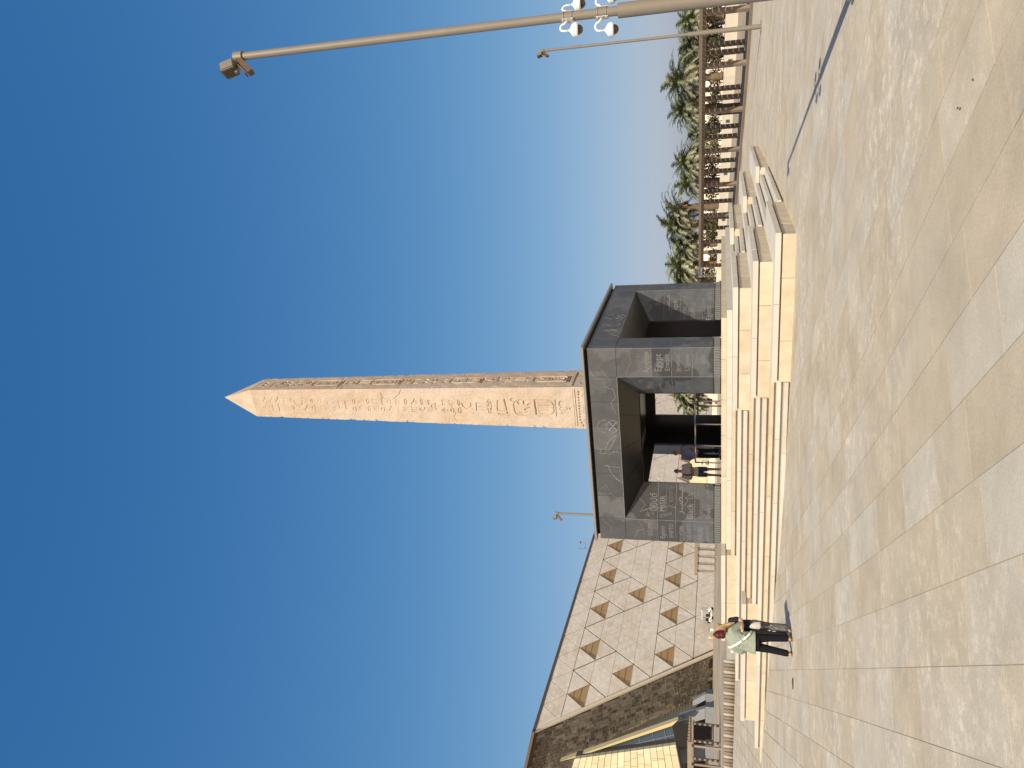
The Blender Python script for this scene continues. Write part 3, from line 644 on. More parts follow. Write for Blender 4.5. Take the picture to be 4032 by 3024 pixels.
NF = rng.normal(0, 1, (4, 60, 8))
for k in range(4):
    c0, c1 = corner[k], corner[(k + 1) % 4]; nu = NU if Hs[k] is not None else 1
    uu = np.linspace(0, 1, nu + 1)
    p0 = np.array([c0.x, c0.y])[None] * hw[:, None]; p1 = np.array([c1.x, c1.y])[None] * hw[:, None]
    if k == 0: pass
    pt = p0[:, None, :] * (1 - uu)[None, :, None] + p1[:, None, :] * uu[None, :, None]
    nrm = np.array([(c0.x + c1.x) / 2, (c0.y + c1.y) / 2])
    w0 = np.clip(1 - uu * 14, 0, 1); w1 = np.clip(1 - (1 - uu) * 14, 0, 1)
    pt = pt - chip[k][:, None, None] * w0[None, :, None] * np.array([c0.x, c0.y]) - chip[(k + 1) % 4][:, None, None] * w1[None, :, None] * np.array([c1.x, c1.y])
    if Hs[k] is not None:
        Hh = Hs[k].copy(); big = np.array([np.interp(np.linspace(0, 7, nu + 1), range(8), row) for row in NF[k]])
        big = np.array([np.interp(np.linspace(0, 59, NV + 1), range(60), big[:, i]) for i in range(nu + 1)]).T * .006
        edge = np.clip(np.minimum(uu, 1 - uu) * 12, 0, 1)[None]
        Hh = (Hh + big + rng.normal(0, .0014, Hh.shape)) * edge
        pt = pt - nrm[None, None] * Hh[..., None]
    w3 = pt[..., 0:1] * np.array(oa)[None, None] + pt[..., 1:2] * np.array(obk)[None, None]; w3[..., 2] += zv[:, None]
    n1 = nu + 1
    shaft.add(w3.reshape(-1, 3), [(j * n1 + i, j * n1 + i + 1, (j + 1) * n1 + i + 1, (j + 1) * n1 + i) for j in range(NV) for i in range(nu)])
shaft.build('shaft', m_obel, obel)
pyr = MB(); tip = Vector((0, 0, ZA)); q4 = [oa * c.x * HW1 + obk * c.y * HW1 + ez * (ZS - .003) for c in corner]
for k in range(4):
    a, b = q4[k], q4[(k + 1) % 4]; n = 10; rows = []
    for j in range(n + 1):
        f = j / n; A, B = a.lerp(tip, f), b.lerp(tip, f); nn = (b - a).cross(tip - a).normalized()
        rows.append([A.lerp(B, i / 8) + nn * (random.uniform(-.008, .004) if 0 < i < 8 and 0 < j < n else 0) for i in range(9)])
    pyr.add([p for r_ in rows for p in r_], [(j * 9 + i, j * 9 + i + 1, (j + 1) * 9 + i + 1, (j + 1) * 9 + i) for j in range(n) for i in range(8)])
pyr.build('pyramidion', m_obel, obel)

# ------------------------------------------------------------------ steel handrails under the gateway
def rail(label, pts, h, m, name='steel_handrail'):
    t = thing(name, label, 'handrail', (pts[0][0], pts[0][1], GZ)); o = Vector((pts[0][0], pts[0][1], 0))
    P = [Vector((x, y, 0)) - o for x, y in pts]
    for p in P:
        b = MB(); b.tube([p + ez * .0, p + ez * (h - .01)], .026, 10); b.tube([p, p + ez * .012], .06, 12); b.build('post', m, t, True)
    for a, b_ in zip(P[:-1], P[1:]):
        MB().tube([a + ez * (h - .02), b_ + ez * (h - .02)], .034, 10).build('top_rail', m, t, True)
rail('bright steel handrail crossing the gateway opening in front of the man in blue', [(.15, 29.0), (-.62, 29.2), (-1.47, 29.6), (-2.28, 29.9), (-2.92, 30.1)], .95, m_steel)
rail('darker steel handrail standing behind the bright one', [(-.2, 33.0), (-.9, 33.15), (-1.44, 33.3), (-2.05, 33.5), (-2.75, 33.7)], .95, m_steel_d)

# ------------------------------------------------------------------ museum: alabaster facade
FA = R(17.8); FD = Vector((math.sin(FA), math.cos(FA), 0)); FN = Vector((math.cos(FA), -math.sin(FA), 0)); FP = Vector((-42.1, 128, 2.85))
fac = thing('museum_facade', 'huge pale alabaster wall of triangular panels with brown triangular windows', 'building', tuple(FP))
def FQ(t, z, d=0.0): return FD * t + ez * (z - 2.85) + FN * d
ZB, ZTOP = 2.85, 26.85
def slant(z): return -21.6 * (z - ZB) / (ZTOP - ZB)
TEND = 166.0
T0 = 3.5
def on_main(t, z, dirn):
    """is the half-lattice edge starting at (t,z) going down with dt=dirn*2.8 part of a wide groove?"""
    x = (t - T0)
    lvl = (23.85 - z) / 3.0
    if lvl < -0.01: return False
    for z0, ln in ((23.85, None), (11.85, 2)):
        l = (z0 - z) / 3.0
        if l < -0.01: continue
        k = (x - dirn * 2.8 * l) / 11.2
        if abs(k - round(k)) > 0.02: continue
        even = round(k) % 2 == 0
        n = (6 if even else 2) if ln is None else (2 if even else 0)
        if l < n - 0.01: return True
    return False
def thin_zig(t, z): return z > 23.9 or z < 5.9
def is_window(t, z):       # apex of an upright triangle
    x = t - T0
    def md(a, p): q = (a / p) % 1; return min(q, 1 - q) < 0.02
    if abs(z - 23.85) < .1 and md(x - 5.6, 11.2): return True
    if abs(z - 17.85) < .1 and md(x - 11.2, 22.4): return True
    if abs(z - 11.85) < .1 and md(x - 5.6, 11.2): return True
    return False
pieces = []; wins = []
for j in range(8):
    z0 = ZB + 3 * j; z1 = z0 + 3
    off = 0.0 if j % 2 else 2.8       # nodes on the lower line: rows 5.85, 11.85.. sit on T0 + 5.6k
    k0 = int((-26 - T0) / 5.6) - 1; k1 = int((TEND - T0) / 5.6) + 2
    for k in range(k0, k1):
        tb = T0 + 5.6 * k + off          # lower-left node of an upright triangle
        for up in (True, False):
            if up: A, B, C = (tb, z0), (tb + 5.6, z0), (tb + 2.8, z1)
            else: A, B, C = (tb + 2.8, z1), (tb + 8.4, z1), (tb + 5.6, z0)
            ct = (A[0] + B[0] + C[0]) / 3
            if ct < slant((z0 + z1) / 2) - 4 or ct > TEND + 1: continue
            # edge widths: edge AC, BC are sloping, AB level
            if up: wl = on_main(C[0], C[1], -1); wr = on_main(C[0], C[1], 1)
            else: wl = on_main(A[0], A[1], 1); wr = on_main(B[0], B[1], -1)
            tz = thin_zig(0, (z0 + z1) / 2)
            gl = .10 if wl else (.05 if tz else .018); gr = .10 if wr else (.05 if tz else .018)
            gh = .045 if any(abs(A[1] - q) < .1 for q in (23.85, 11.85, 5.85)) else .018
            # inset triangle
            P = [Vector((*A, 0)), Vector((*B, 0)), Vector((*C, 0))]
            def inset(P, ws):
                out = []; cen = sum(P, Vector()) / 3; ln = []
                for i in range(3):
                    a, b = P[i], P[(i + 1) % 3]; d = (b - a).normalized(); n = Vector((-d.y, d.x, 0))
                    if n.dot(cen - a) < 0: n = -n
                    ln.append((a + n * ws[i], d))
                for i in range(3):
                    (p, d), (q, e) = ln[i - 1], ln[i]; den = d.x * e.y - d.y * e.x; s_ = ((q.x - p.x) * e.y - (q.y - p.y) * e.x) / den; out.append(p + d * s_)
                return out
            I = inset(P, (gh, gr, gl))
            if up and is_window(C[0], C[1]): wins.append(I); continue
            tone0 = (math.sin(ct * .37 + z0) + math.sin(ct * .11 - z0 * .5)) * .5
            n = 4
            g = lambda a, b: I[0] + (I[1] - I[0]) * (a / n) + (I[2] - I[0]) * (b / n)
            for a in range(n):
                for b in range(n - a):
                    pieces.append(([g(a, b), g(a + 1, b), g(a, b + 1)], tone0))
                    if a + b < n - 1: pieces.append(([g(a + 1, b), g(a + 1, b + 1), g(a, b + 1)], tone0))
def clip(poly, z):      # clip to the slanting left edge and the right end
    def side(f, poly):
        out = []
        for i in range(len(poly)):
            a, b = poly[i], poly[(i + 1) % len(poly)]; fa, fb = f(a), f(b)
            if fa >= 0: out.append(a)
            if (fa >= 0) != (fb >= 0): out.append(a.lerp(b, fa / (fa - fb)))
        return out
    p = side(lambda q: q.x - slant(q.y) - .75, poly)
    return side(lambda q: TEND - q.x, p) if len(p) > 2 else p
pl = []
for P, tone in pieces:
    q = clip(P, 0)
    if len(q) < 3: continue
    c = sum(q, Vector()) / len(q)
    ti = 0
    r = random.random() + tone * .28
    ti = 3 if r < .10 else (1 if r < .34 else (0 if r < .72 else 2))
    pl.append((c.x if 0 < c.x else abs(c.x) + 0, q, c, ti))
pl.sort(key=lambda a: a[2].x)          # nearest end first
stuff = MB()
for i, (_, q, c, ti) in enumerate(pl):
    if len(q) < 3: continue
    jd = random.uniform(-.004, .004); k = len(q)
    fr = [FQ(c.x + (p.x - c.x) * .991, c.y + (p.y - c.y) * .991, .0 + jd) for p in q]; bk = [FQ(p.x, p.y, -.2) for p in q]
    fs = [list(range(k))] + [((a + 1) % k, a, k + a, k + (a + 1) % k) for a in range(k)]
    if i < 300:
        cc = FQ(c.x, c.y); mb = MB().add([v - cc for v in fr + bk], fs); me = mb.mesh('facade_panel')
        if me.polygons[0].normal.dot(FN) < 0: me.flip_normals()
        mk('facade_panel', me, m_ala[ti], fac, loc=cc)
    else: stuff.add(fr + bk, fs, ti)
me = stuff.mesh('facade_panels_beyond')
if me.polygons[0].normal.dot(FN) < 0: me.flip_normals()
tag(mk('facade_panels_beyond', me, m_ala, fac), kind='stuff')
for I in wins:
    c = sum(I, Vector()) / 3
    if c.x < slant(c.y) + 2.5 or c.x > TEND - 3: continue
    # a sloping brown slab set back in the opening: level with the wall at the apex, deep at the sill
    a, b, t = I; D = [.28, .95, .28]
    f = [FQ(a.x, a.y, -.2), FQ(b.x, b.y, -.2), FQ(t.x, t.y, -.03)]; cc = FQ(c.x, c.y)
    w = MB().add([v - cc for v in f + [q - FN * .3 for q in f]], [(0, 1, 2), (1, 0, 3, 4), (2, 1, 4, 5), (0, 2, 5, 3)])
    me = w.mesh('triangle_window')
    if me.polygons[0].normal.dot(FN) < 0: me.flip_normals()
    wo = mk('triangle_window', me, m_brown, fac, loc=cc)
    if c.x < 60:
        fr = MB()
        for p, q in ((a, b), (b, t), (t, a)):
            d = (q - p); fr.obox((FQ((p.x + q.x) / 2, (p.y + q.y) / 2, -.06) - cc), (FQ(d.x / 2, d.y / 2 + 2.85)), FN * .07, (FQ(-d.y, d.x + 2.85)).normalized() * .035)
        recalc(fr.build('window_frame', m_fthin, wo).data)
        for fz in (.34, .67):
            p, q = a.lerp(t, fz), b.lerp(t, fz); y_ = -.2 + .17 * fz
            MB().obox(FQ((p.x + q.x) / 2, p.y, y_ + .012) - cc, FD * ((q.x - p.x) / 2), FN * .01, ez * .018).build('window_joint', m_fjoint, wo)
for k_ in range(-4, 16):                 # dark strips closing the wide joints
    n0_ = T0 + 11.2 * k_; ev_ = k_ % 2 == 0
    for z0_, nn_ in ((23.85, 6 if ev_ else 2), (11.85, 2 if ev_ else 0)):
        for dr_ in (-1, 1):
            if not nn_: continue
            f0_, f1_ = 0.0, 1.0; a_ = Vector((n0_, z0_, 0)); b_ = Vector((n0_ + dr_ * 2.8 * nn_, z0_ - 3 * nn_, 0))
            ok_ = [f for f in np.linspace(0, 1, 121) if (lambda q: slant(q.y) + .8 < q.x < TEND - .3)(a_.lerp(b_, f))]
            if len(ok_) < 3: continue
            p_, q_ = a_.lerp(b_, ok_[0]), a_.lerp(b_, ok_[-1]); d_ = q_ - p_; c_ = FQ((p_.x + q_.x) / 2, (p_.y + q_.y) / 2, -.055 - .006 * (dr_ > 0))
            MB().obox(Vector(), FD * (d_.x / 2) + ez * (d_.y / 2), (FD * -d_.y + ez * d_.x).normalized() * .10, FN * .02).build('joint_strip', m_fjoint, fac, loc=c_)
body = MB(); pg = [FQ(.75, ZB - 1.2, -.22), FQ(TEND, ZB - 1.2, -.22), FQ(TEND, ZTOP, -.22), FQ(slant(ZTOP) + .75, ZTOP, -.22)]
# opening-free wall behind the joints; windows sit in pockets in front of a deeper wall
pg = [q - FN * 1.0 for q in pg]; pg[0] += FD * .9; pg[3] += FD * .9; body.prism(pg, -FN * .25); recalc(body.build('wall_body', m_fjoint, fac).data)
edge = MB().prism([FQ(slant(ZB), ZB - .6, .03), FQ(slant(ZB) + .68, ZB - .6, .03), FQ(slant(ZTOP) + .68, ZTOP, .03), FQ(slant(ZTOP), ZTOP, .03)], -FN * .3)
recalc(edge.build('edge_band', m_ala[3], fac).data)
MB().hexa([FQ(slant(ZTOP) - .3, ZTOP, .04), FQ(TEND, ZTOP, .04), FQ(TEND, ZTOP, -3.2), FQ(slant(ZTOP) - .3, ZTOP, -3.2), FQ(slant(ZTOP) - .3, ZTOP + .42, .04), FQ(TEND, ZTOP + .42, .04), FQ(TEND, ZTOP + .42, -3.2), FQ(slant(ZTOP) - .3, ZTOP + .42, -3.2)]).build('parapet_cap', m_fjoint, fac)
ws = MB(); b_ = FQ(30.5, ZTOP + .42, -.4)     # weather mast on the parapet
ws.tube([b_, b_ + ez * 2.4], .05, 6); ws.tube([b_ + ez * 1.0, b_ + FD * 1.2 + ez * .9, b_ + FD * 2.4 + ez * 1.4, b_ + FD * 2.4 + ez * 2.2], .05, 6); ws.ball(b_ + FD * 2.4 + ez * 2.3, .3, .3, .18, 8, 5)
ws.build('weather_mast', m_mull, fac)

# cartouche wall: leans out over the entrance, in its own shade
cw = thing('cartouche_wall', 'overhanging grey stone wall covered with carved cartouche blocks', 'building', tuple(FP))
E0 = FQ(-.05, ZB, -.12); E9 = FQ(slant(ZTOP), ZTOP, -.12); BV = Vector((-.989, .148, 0)).normalized()
ev = (E9 - E0); nW = ev.cross(BV).normalized()
if nW.y > 0: nW = -nW
upW = nW.cross(BV).normalized()
if upW.z < 0: upW = -upW
def WQ(a, h, d=0.0): return E0 + BV * a + upW * h + nW * d
sk = ev.dot(BV) / ev.dot(upW); HT = ev.dot(upW)        # right boundary: a = sk*h
def wleft(h): return 6.6 + .2 * h if h < 25 else 22.0
def wtop(a): return HT + (a - sk * HT) * .30
pgw = [WQ(0, -.8), WQ(6.6, -.8), WQ(11.6, 25), WQ(22, 23), WQ(22, wtop(22)), WQ(sk * HT, HT)]
recalc(MB().prism([q - nW * .22 for q in pgw], Vector((-.5, 1.2, 0))).build('wall_body', m_cartj, cw).data)
cnt = 0; cst = MB(); ring = MB()
bw = .52
blocks = []
for i in range(0, 44):
    a = i * bw + .02; h = -random.random() * 1.2
    while h < 36:
        L = random.choice((.8, 1.1, 1.1, 1.45)); ca, ch = a + bw / 2, h + L / 2
        if a > sk * (h + L) + .12 and h > -.2 and a + bw < wleft(ch) - .02 and h + L < wtop(a) - .02: blocks.append((a, h, L))
        h += L
for a, h, L in blocks:
    d = random.uniform(-.035, .04); g = .02
    P = [WQ(a + g, h + g, d - .1), WQ(a + bw - g, h + g, d - .1), WQ(a + bw - g, h + L - g, d - .1), WQ(a + g, h + L - g, d - .1)]
    cc = sum(P, Vector()) / 4; F5 = [(0, 1, 2, 3), (1, 0, 4, 5), (2, 1, 5, 6), (3, 2, 6, 7), (0, 3, 7, 4)]
    if cnt < 300:
        me = MB().add([p - cc for p in P] + [p - cc - nW * .3 for p in P], F5).mesh('cartouche_block')
        if me.polygons[0].normal.dot(nW) < 0: me.flip_normals()
        mk('cartouche_block', me, m_cart, cw, loc=cc)
    else: cst.add(P + [p - nW * .3 for p in P], F5)
    cnt += 1
    if random.random() < (.85 if h < 7 or h > 26 else .35):
        ca, ch = a + bw / 2, h + L / 2; rx, rz = bw * .34, L * .38
        pts = [WQ(ca + rx * math.copysign(abs(math.cos(t)) ** .6, math.cos(t)), ch + rz * math.copysign(abs(math.sin(t)) ** .6, math.sin(t)), d - .09) for t in np.linspace(0, 2 * math.pi, 15)]
        ring.tube(pts, .028, 4, caps=False)
        for _ in range(2): ring.obox(WQ(ca + random.uniform(-.06, .06), ch + random.uniform(-.25, .25) * L, d - .09), BV * random.uniform(.04, .09), upW * random.uniform(.03, .09), nW * .04)
if cst.v:
    me = cst.mesh('cartouche_blocks_beyond')
    if me.polygons[0].normal.dot(nW) < 0: me.flip_normals()
    tag(mk('cartouche_blocks_beyond', me, m_cart_i, cw), kind='stuff')
tag(ring.build('cartouche_relief', m_cartj, cw), kind='stuff')
ca0, ca1 = WQ(sk * HT - .3, HT), WQ(22, wtop(22)); MB().obox((ca0 + ca1) / 2 + ez * .15, (ca1 - ca0) / 2, Vector((0, .5, 0)), ez * .2).build('parapet_cap', m_fjoint, cw)

# golden entrance pyramid, glass and dark hall beneath
gp = thing('golden_entrance', 'gold toned stone entrance pyramid with a slanting glass strip beneath the cartouche wall', 'building', (-52.0, 119.0, 2.9))
tri = [Vector((1.82, -15.00, 17.74)), Vector((5.29, -15.00, 4.47)), Vector((0.72, -16.00, 3.40)), Vector((-1.27, -16.00, 18.65))]
recalc(MB().prism([q + Vector((0, .8, 0)) for q in tri], Vector((0, 1.5, 0))).build('stone_backing', m_cartj, gp).data)
nG = (tri[1] - tri[0]).cross(tri[2] - tri[0]).normalized()
if nG.y > 0: nG = -nG
def bil(f, g): return tri[0].lerp(tri[1], f).lerp(tri[3].lerp(tri[2], f), g)
fs_ = np.linspace(0.0, 1, 17)
for i in range(16):
    cuts = [0] + sorted(random.uniform(.05, .95) for _ in range(4)) + [1]
    for g0, g1 in zip(cuts[:-1], cuts[1:]):
        P = [bil(fs_[i] + .002, g0 + .004), bil(fs_[i + 1] - .002, g0 + .004), bil(fs_[i + 1] - .002, g1 - .004), bil(fs_[i] + .002, g1 - .004)]; cc = sum(P, Vector()) / 4
        d = nG * random.uniform(.0, .06); me = MB().add([p - cc + d for p in P] + [p - cc + Vector((0, .9, 0)) for p in P], [(0, 1, 2, 3), (1, 0, 4, 5), (2, 1, 5, 6), (3, 2, 6, 7), (0, 3, 7, 4)]).mesh('stone_block')
        if me.polygons[0].normal.dot(nG) < 0: me.flip_normals()
        mk('stone_block', me, m_gold, gp, loc=cc)
gl = [Vector((1.12, -13.00, 17.90)), Vector((6.36, -12.00, 5.10)), Vector((4.56, -13.50, 4.42)), Vector((1.10, -13.50, 18.01))]
glass = mk('glass_strip', recalc(MB().prism(gl, Vector((0, .12, 0))).mesh('glass_strip')), m_glass, gp)
for f in (.3, .5, .66, .8, .92):
    a, b = gl[0].lerp(gl[1], f), gl[3].lerp(gl[2], f); MB().tube([a - Vector((0, .1, 0)), b - Vector((0, .1, 0))], .06, 6).build('mullion', m_mull, glass)
a, b = gl[0].lerp(gl[3], .45), gl[1].lerp(gl[2], .45); MB().tube([a - Vector((0, .1, 0)), b - Vector((0, .1, 0))], .07, 6).build('mullion', m_mull, glass)
t0, t1, t2 = Vector((0.71, -14.00, 19.99)), Vector((7.43, -12.50, 4.31)), Vector((6.60, -12.50, 5.07))
recalc(MB().prism([t0, t1, t2, Vector((1.48, -14.00, 17.92))], Vector((0, 1.2, 0))).build('gold_trim', m_goldt, gp).data)
# ridged soffit band between trim and cartouche wall
A0, A1 = Vector((3.50, 9.20, 0.14)), Vector((-1.65, -6.90, 19.22)); B0, B1 = Vector((7.03, -11.70, 4.29)), Vector((0.33, -13.20, 19.72))
rb = MB(); nseg = 46; rows = []
for i in range(nseg + 1):
    f = i / nseg; a = A0.lerp(A1, f); b = A0.lerp(B0, min(1, f / .25)) if f < .25 else B0.lerp(B1, (f - .25) / .75); rows.append((a, b))
for i in range(nseg):
    (a, b), (c, d) = rows[i], rows[i + 1]; o_ = Vector((0, -.22, -.16)); m0 = a.lerp(c, .5) + o_ * .6; m1 = b.lerp(d, .5) + o_
    rb.add([a, b, m1, m0], [(0, 1, 2, 3)]); rb.add([m0, m1, d, c], [(0, 1, 2, 3)])
tag(rb.build('ridged_soffit', m_ridge, gp), kind='stuff')
# hall wall: near-black colour stands in for the shade inside
hall = MB(); hall.obox(Vector((-4, 17, 5)), (16, 0, 0), (0, .3, 0), (0, 0, 9)); hall.build('hall_shade_wall', m_void, gp)
for base_, top_, wd in ((Vector((7.47, -9.00, -0.12)), Vector((5.63, -8.00, 3.83)), 1.15), (Vector((6.63, -1.00, -0.04)), Vector((5.05, 0.00, 2.18)), .7), (Vector((2.91, -11.00, -0.14)), Vector((1.57, -10.00, 4.34)), 1.45)):
    c_ = MB(); c_.obox(base_ + ez * .2, (wd * .95, 0, 0), (0, .9, 0), (0, 0, .75)); d = (top_ - base_); c_.obox(base_ + ez * .8 + d * .5, Vector((wd * .62, 0, 0)), Vector((0, .5, 0)), d * .5 - ez * .2); c_.build('raking_column', m_conc, gp)

# ------------------------------------------------------------------ garden retaining wall, terrace, beds
WPTS = [(46, 53, .75), (33, 72, 1.25), (14, 100, 2.2), (-4, 118, 2.95), (-12.7, 121, 3.45), (-19, 122, 3.5)]
gw = thing('garden_wall', 'low white rendered garden wall with square recessed lights behind the pergola', 'wall', (0, 0, 0))
ter = MB(); rowf, rowb = [], []
for i, ((x0, y0, h0), (x1, y1, h1)) in enumerate(zip(WPTS[:-1], WPTS[1:])):
    a, b = Vector((x0, y0, 0)), Vector((x1, y1, 0)); d = (b - a); L = d.length; d.normalize(); n = Vector((d.y, -d.x, 0))
    if n.y > 0: n = -n
    k = max(1, int(L / 3.2))
    for j in range(k):
        p, q = a + d * (L * j / k + .008), a + d * (L * (j + 1) / k - .008); hp, hq = h0 + (h1 - h0) * j / k, h0 + (h1 - h0) * (j + 1) / k
        g0, g1 = gz(p.x, p.y) - .3, gz(q.x, q.y) - .3; mid = (p + q) / 2; w = MB(); bk = -n * .35
        w.hexa([p - mid + ez * g0, q - mid + ez * g1, q + bk - mid + ez * g1, p + bk - mid + ez * g0, p - mid + ez * hp, q - mid + ez * hq, q + bk - mid + ez * hq, p + bk - mid + ez * hp])
        wo = mk('wall_panel', recalc(w.mesh('wall_panel')), m_wall, gw, loc=mid)
        if j % 2 == (i % 2):
            c = n * .01 + ez * ((hp + hq) / 2 - .55); l_ = MB(); l_.obox(c, d * .19, n * .02, ez * .19); lo = l_.build('light_frame', m_mull, wo)
            MB().obox(c + n * .022, d * .11, n * .01, ez * .11).build('light_lens', m_glass, lo)
        # grey kerb bench at the foot
        g0, g1 = g0 + .3, g1 + .3; e_ = n * .55; ks = MB()
        ks.hexa([p + n * .01 - mid + ez * (g0 - .2), q + n * .01 - mid + ez * (g1 - .2), q + e_ - mid + ez * (g1 - .2), p + e_ - mid + ez * (g0 - .2), p + n * .01 - mid + ez * (g0 + .32), q + n * .01 - mid + ez * (g1 + .32), q + e_ - mid + ez * (g1 + .32), p + e_ - mid + ez * (g0 + .32)])
        mk('kerb_bench', recalc(ks.mesh('kerb_bench')), m_strip, gw, loc=mid)
rows = [(Vector((x, y, h - .12)), Vector((x * 1.05 + 8, y + 70, h + .4))) for x, y, h in WPTS]
for (a, b), (c, d) in zip(rows[:-1], rows[1:]): ter.add([a, c, d, b], [(0, 1, 2, 3)])
tag(recalc(ter.build('planted_terrace', m_soil).data) and bpy.data.objects['planted_terrace'], 'sandy planted terrace behind the white garden wall', 'ground', kind='structure')
def terz(x, y):
    best = 1.6
    for (x0, y0, h0), (x1, y1, h1) in zip(WPTS[:-1], WPTS[1:]):
        f = ((x - x0) * (x1 - x0) + (y - y0) * (y1 - y0)) / ((x1 - x0) ** 2 + (y1 - y0) ** 2)
        if 0 <= f <= 1: best = h0 + (h1 - h0) * f - .1; break
    return best

# ------------------------------------------------------------------ pergola
PA, PB = Vector((23.1, 50, 0)), Vector((11.35, 82.4, 0)); pd = (PB - PA); PL = pd.length; pd.normalize(); pn = Vector((pd.y, -pd.x, 0))   # pn points right/back
if pn.y < 0: pn = -pn
perg = thing('timber_pergola', 'long brown timber pergola with posts and slatted roof before the palms', 'pergola', tuple(PA))
def pz(t): return 2.96 + (3.86 - 2.96) * t / 34.0
def PQ(t, d, z): return pd * t + pn * d + ez * z
for row, (d, ph) in enumerate(((0, .0), (2.3, 1.4), (4.4, 2.9))):
    for k in range(-1, 8):
        t = .28 + 4.68 * k + ph
        if t > PL + .2: continue
        w_ = PA + pd * t + pn * d; g = gz(w_.x, w_.y) - .1; zt = pz(t) - .4
        o = MB().obox(Vector((0, 0, (zt - g) / 2)), pd * .14, pn * .14, ez * ((zt - g) / 2)); p = o.build('post', m_wood, perg, loc=PQ(t, d, g))
        MB().obox(Vector((0, 0, .16)), pd * .19, pn * .19, ez * .08).build('post_shoe', m_mull, p)
for d, hh in ((-1.0, .2), (0, .3), (2.3, .3), (4.4, .3), (5.2, .2)):
    for k in range(8):
        t0_, t1_ = -4.4 + 4.68 * k + .28 + .01, -4.4 + 4.68 * (k + 1) + .28 - .01; t1_ = min(t1_, PL); zt0, zt1 = pz(t0_) - (0 if hh < .3 else .14), pz(t1_) - (0 if hh < .3 else .14); c = PQ((t0_ + t1_) / 2, d, 0)
        if t1_ - t0_ < .5: continue
        b = MB(); hw_ = .05
        P = [PQ(t0_, d - hw_, zt0 - hh), PQ(t1_, d - hw_, zt1 - hh), PQ(t1_, d + hw_, zt1 - hh), PQ(t0_, d + hw_, zt0 - hh), PQ(t0_, d - hw_, zt0), PQ(t1_, d - hw_, zt1), PQ(t1_, d + hw_, zt1), PQ(t0_, d + hw_, zt0)]
        mk('beam' if hh > .25 else 'fascia', recalc(b.hexa([q - c for q in P]).mesh('beam')), m_wood, perg, loc=c)
for i in range(92):
    t = -4.1 + .41 * i
    if t > PL - .05: break
    MB().obox(Vector(), pd * .145, pn * 3.05, ez * .035).build('slat', m_wood, perg, loc=PQ(t, 2.1, pz(t) - .09))
for k in range(7):
    t0_, t1_ = -4 + 5.4 * k, -4 + 5.4 * (k + 1) - .02; w0, w1 = PA + pd * t0_, PA + pd * t1_; c = PQ((t0_ + t1_) / 2, 2.2, 0); P = []
    for dz in (-.1, .16):
        for (t, d) in ((t0_, -.75), (t1_, -.75), (t1_, 5.0), (t0_, 5.0)):
            w_ = PA + pd * t + pn * d; P.append(PQ(t, d, gz(w_.x, w_.y) + dz) - c)
    mk('deck_kerb', recalc(MB().hexa(P).mesh('deck_kerb')), m_wood, perg, loc=c)

def canopy(label, p0, p1, zt, dep, n, zbase=None):
    a, b = Vector((*p0, 0)), Vector((*p1, 0)); d = b - a; L = d.length; d.normalize(); nn = Vector((-d.y, d.x, 0))
    if nn.y < 0: nn = -nn
    g0 = gz(*p0); t = thing('shade_canopy', label, 'canopy', (p0[0], p0[1], g0))
    for r_ in (0, dep):
        for k in range(n):
            p = d * (L * k / (n - 1)) + nn * r_; w_ = a + p; g = gz(w_.x, w_.y) - .05 - g0
            MB().box(-.09, .09, -.09, .09, 0, zt - g0 - g - .3).build('post', m_wood, t, loc=p + ez * g)
    for r_ in (-.3, dep + .3): MB().obox(d * (L / 2) + nn * r_ + ez * (zt - g0 - .18), d * (L / 2 + .5), nn * .07, ez * .16).build('beam', m_wood, t)
    for k in range(9): MB().obox(d * (L / 2) + nn * (-.2 + (dep + .4) * k / 8) + ez * (zt - g0 - .02), d * (L / 2 + .6), nn * .09, ez * .05).build('slat', m_wood, t)
    return t
canopy('brown timber shade canopy on thin posts in front of the golden entrance', (-31.8, 71), (-38.5, 71.5), 4.5, 4.0, 5)
canopy('brown timber shade canopy on thin posts beside the granite gateway wall', (-21.7, 112), (-25.6, 111), 5.15, 3.2, 5)

# ribbed stone bank on the slope left of the podium
rbk = thing('ribbed_stone_bank', 'low bank of ribbed rounded stone blocks on the slope left of the steps', 'stone bank', (-15.7, 46.2, gz(-15.7, 46.2)))
z0_ = gz(-15.7, 46.2)
for k in range(34):
    x = -.0 - k * .20; ln = 1.5 - z0_ + .02; o = MB()
    g = gz(-15.7 + x, 46) - z0_ - .1
    o.tube([Vector((0, 0, g)), Vector((0, .02, 1.5 - z0_ - .08)), Vector((0, .08, 1.5 - z0_))], [.105, .10, .07], 8); o.build('stone_rib', m_strip if k % 3 == 0 else m_rib_shade, rbk, True, loc=(x, 0, 0))

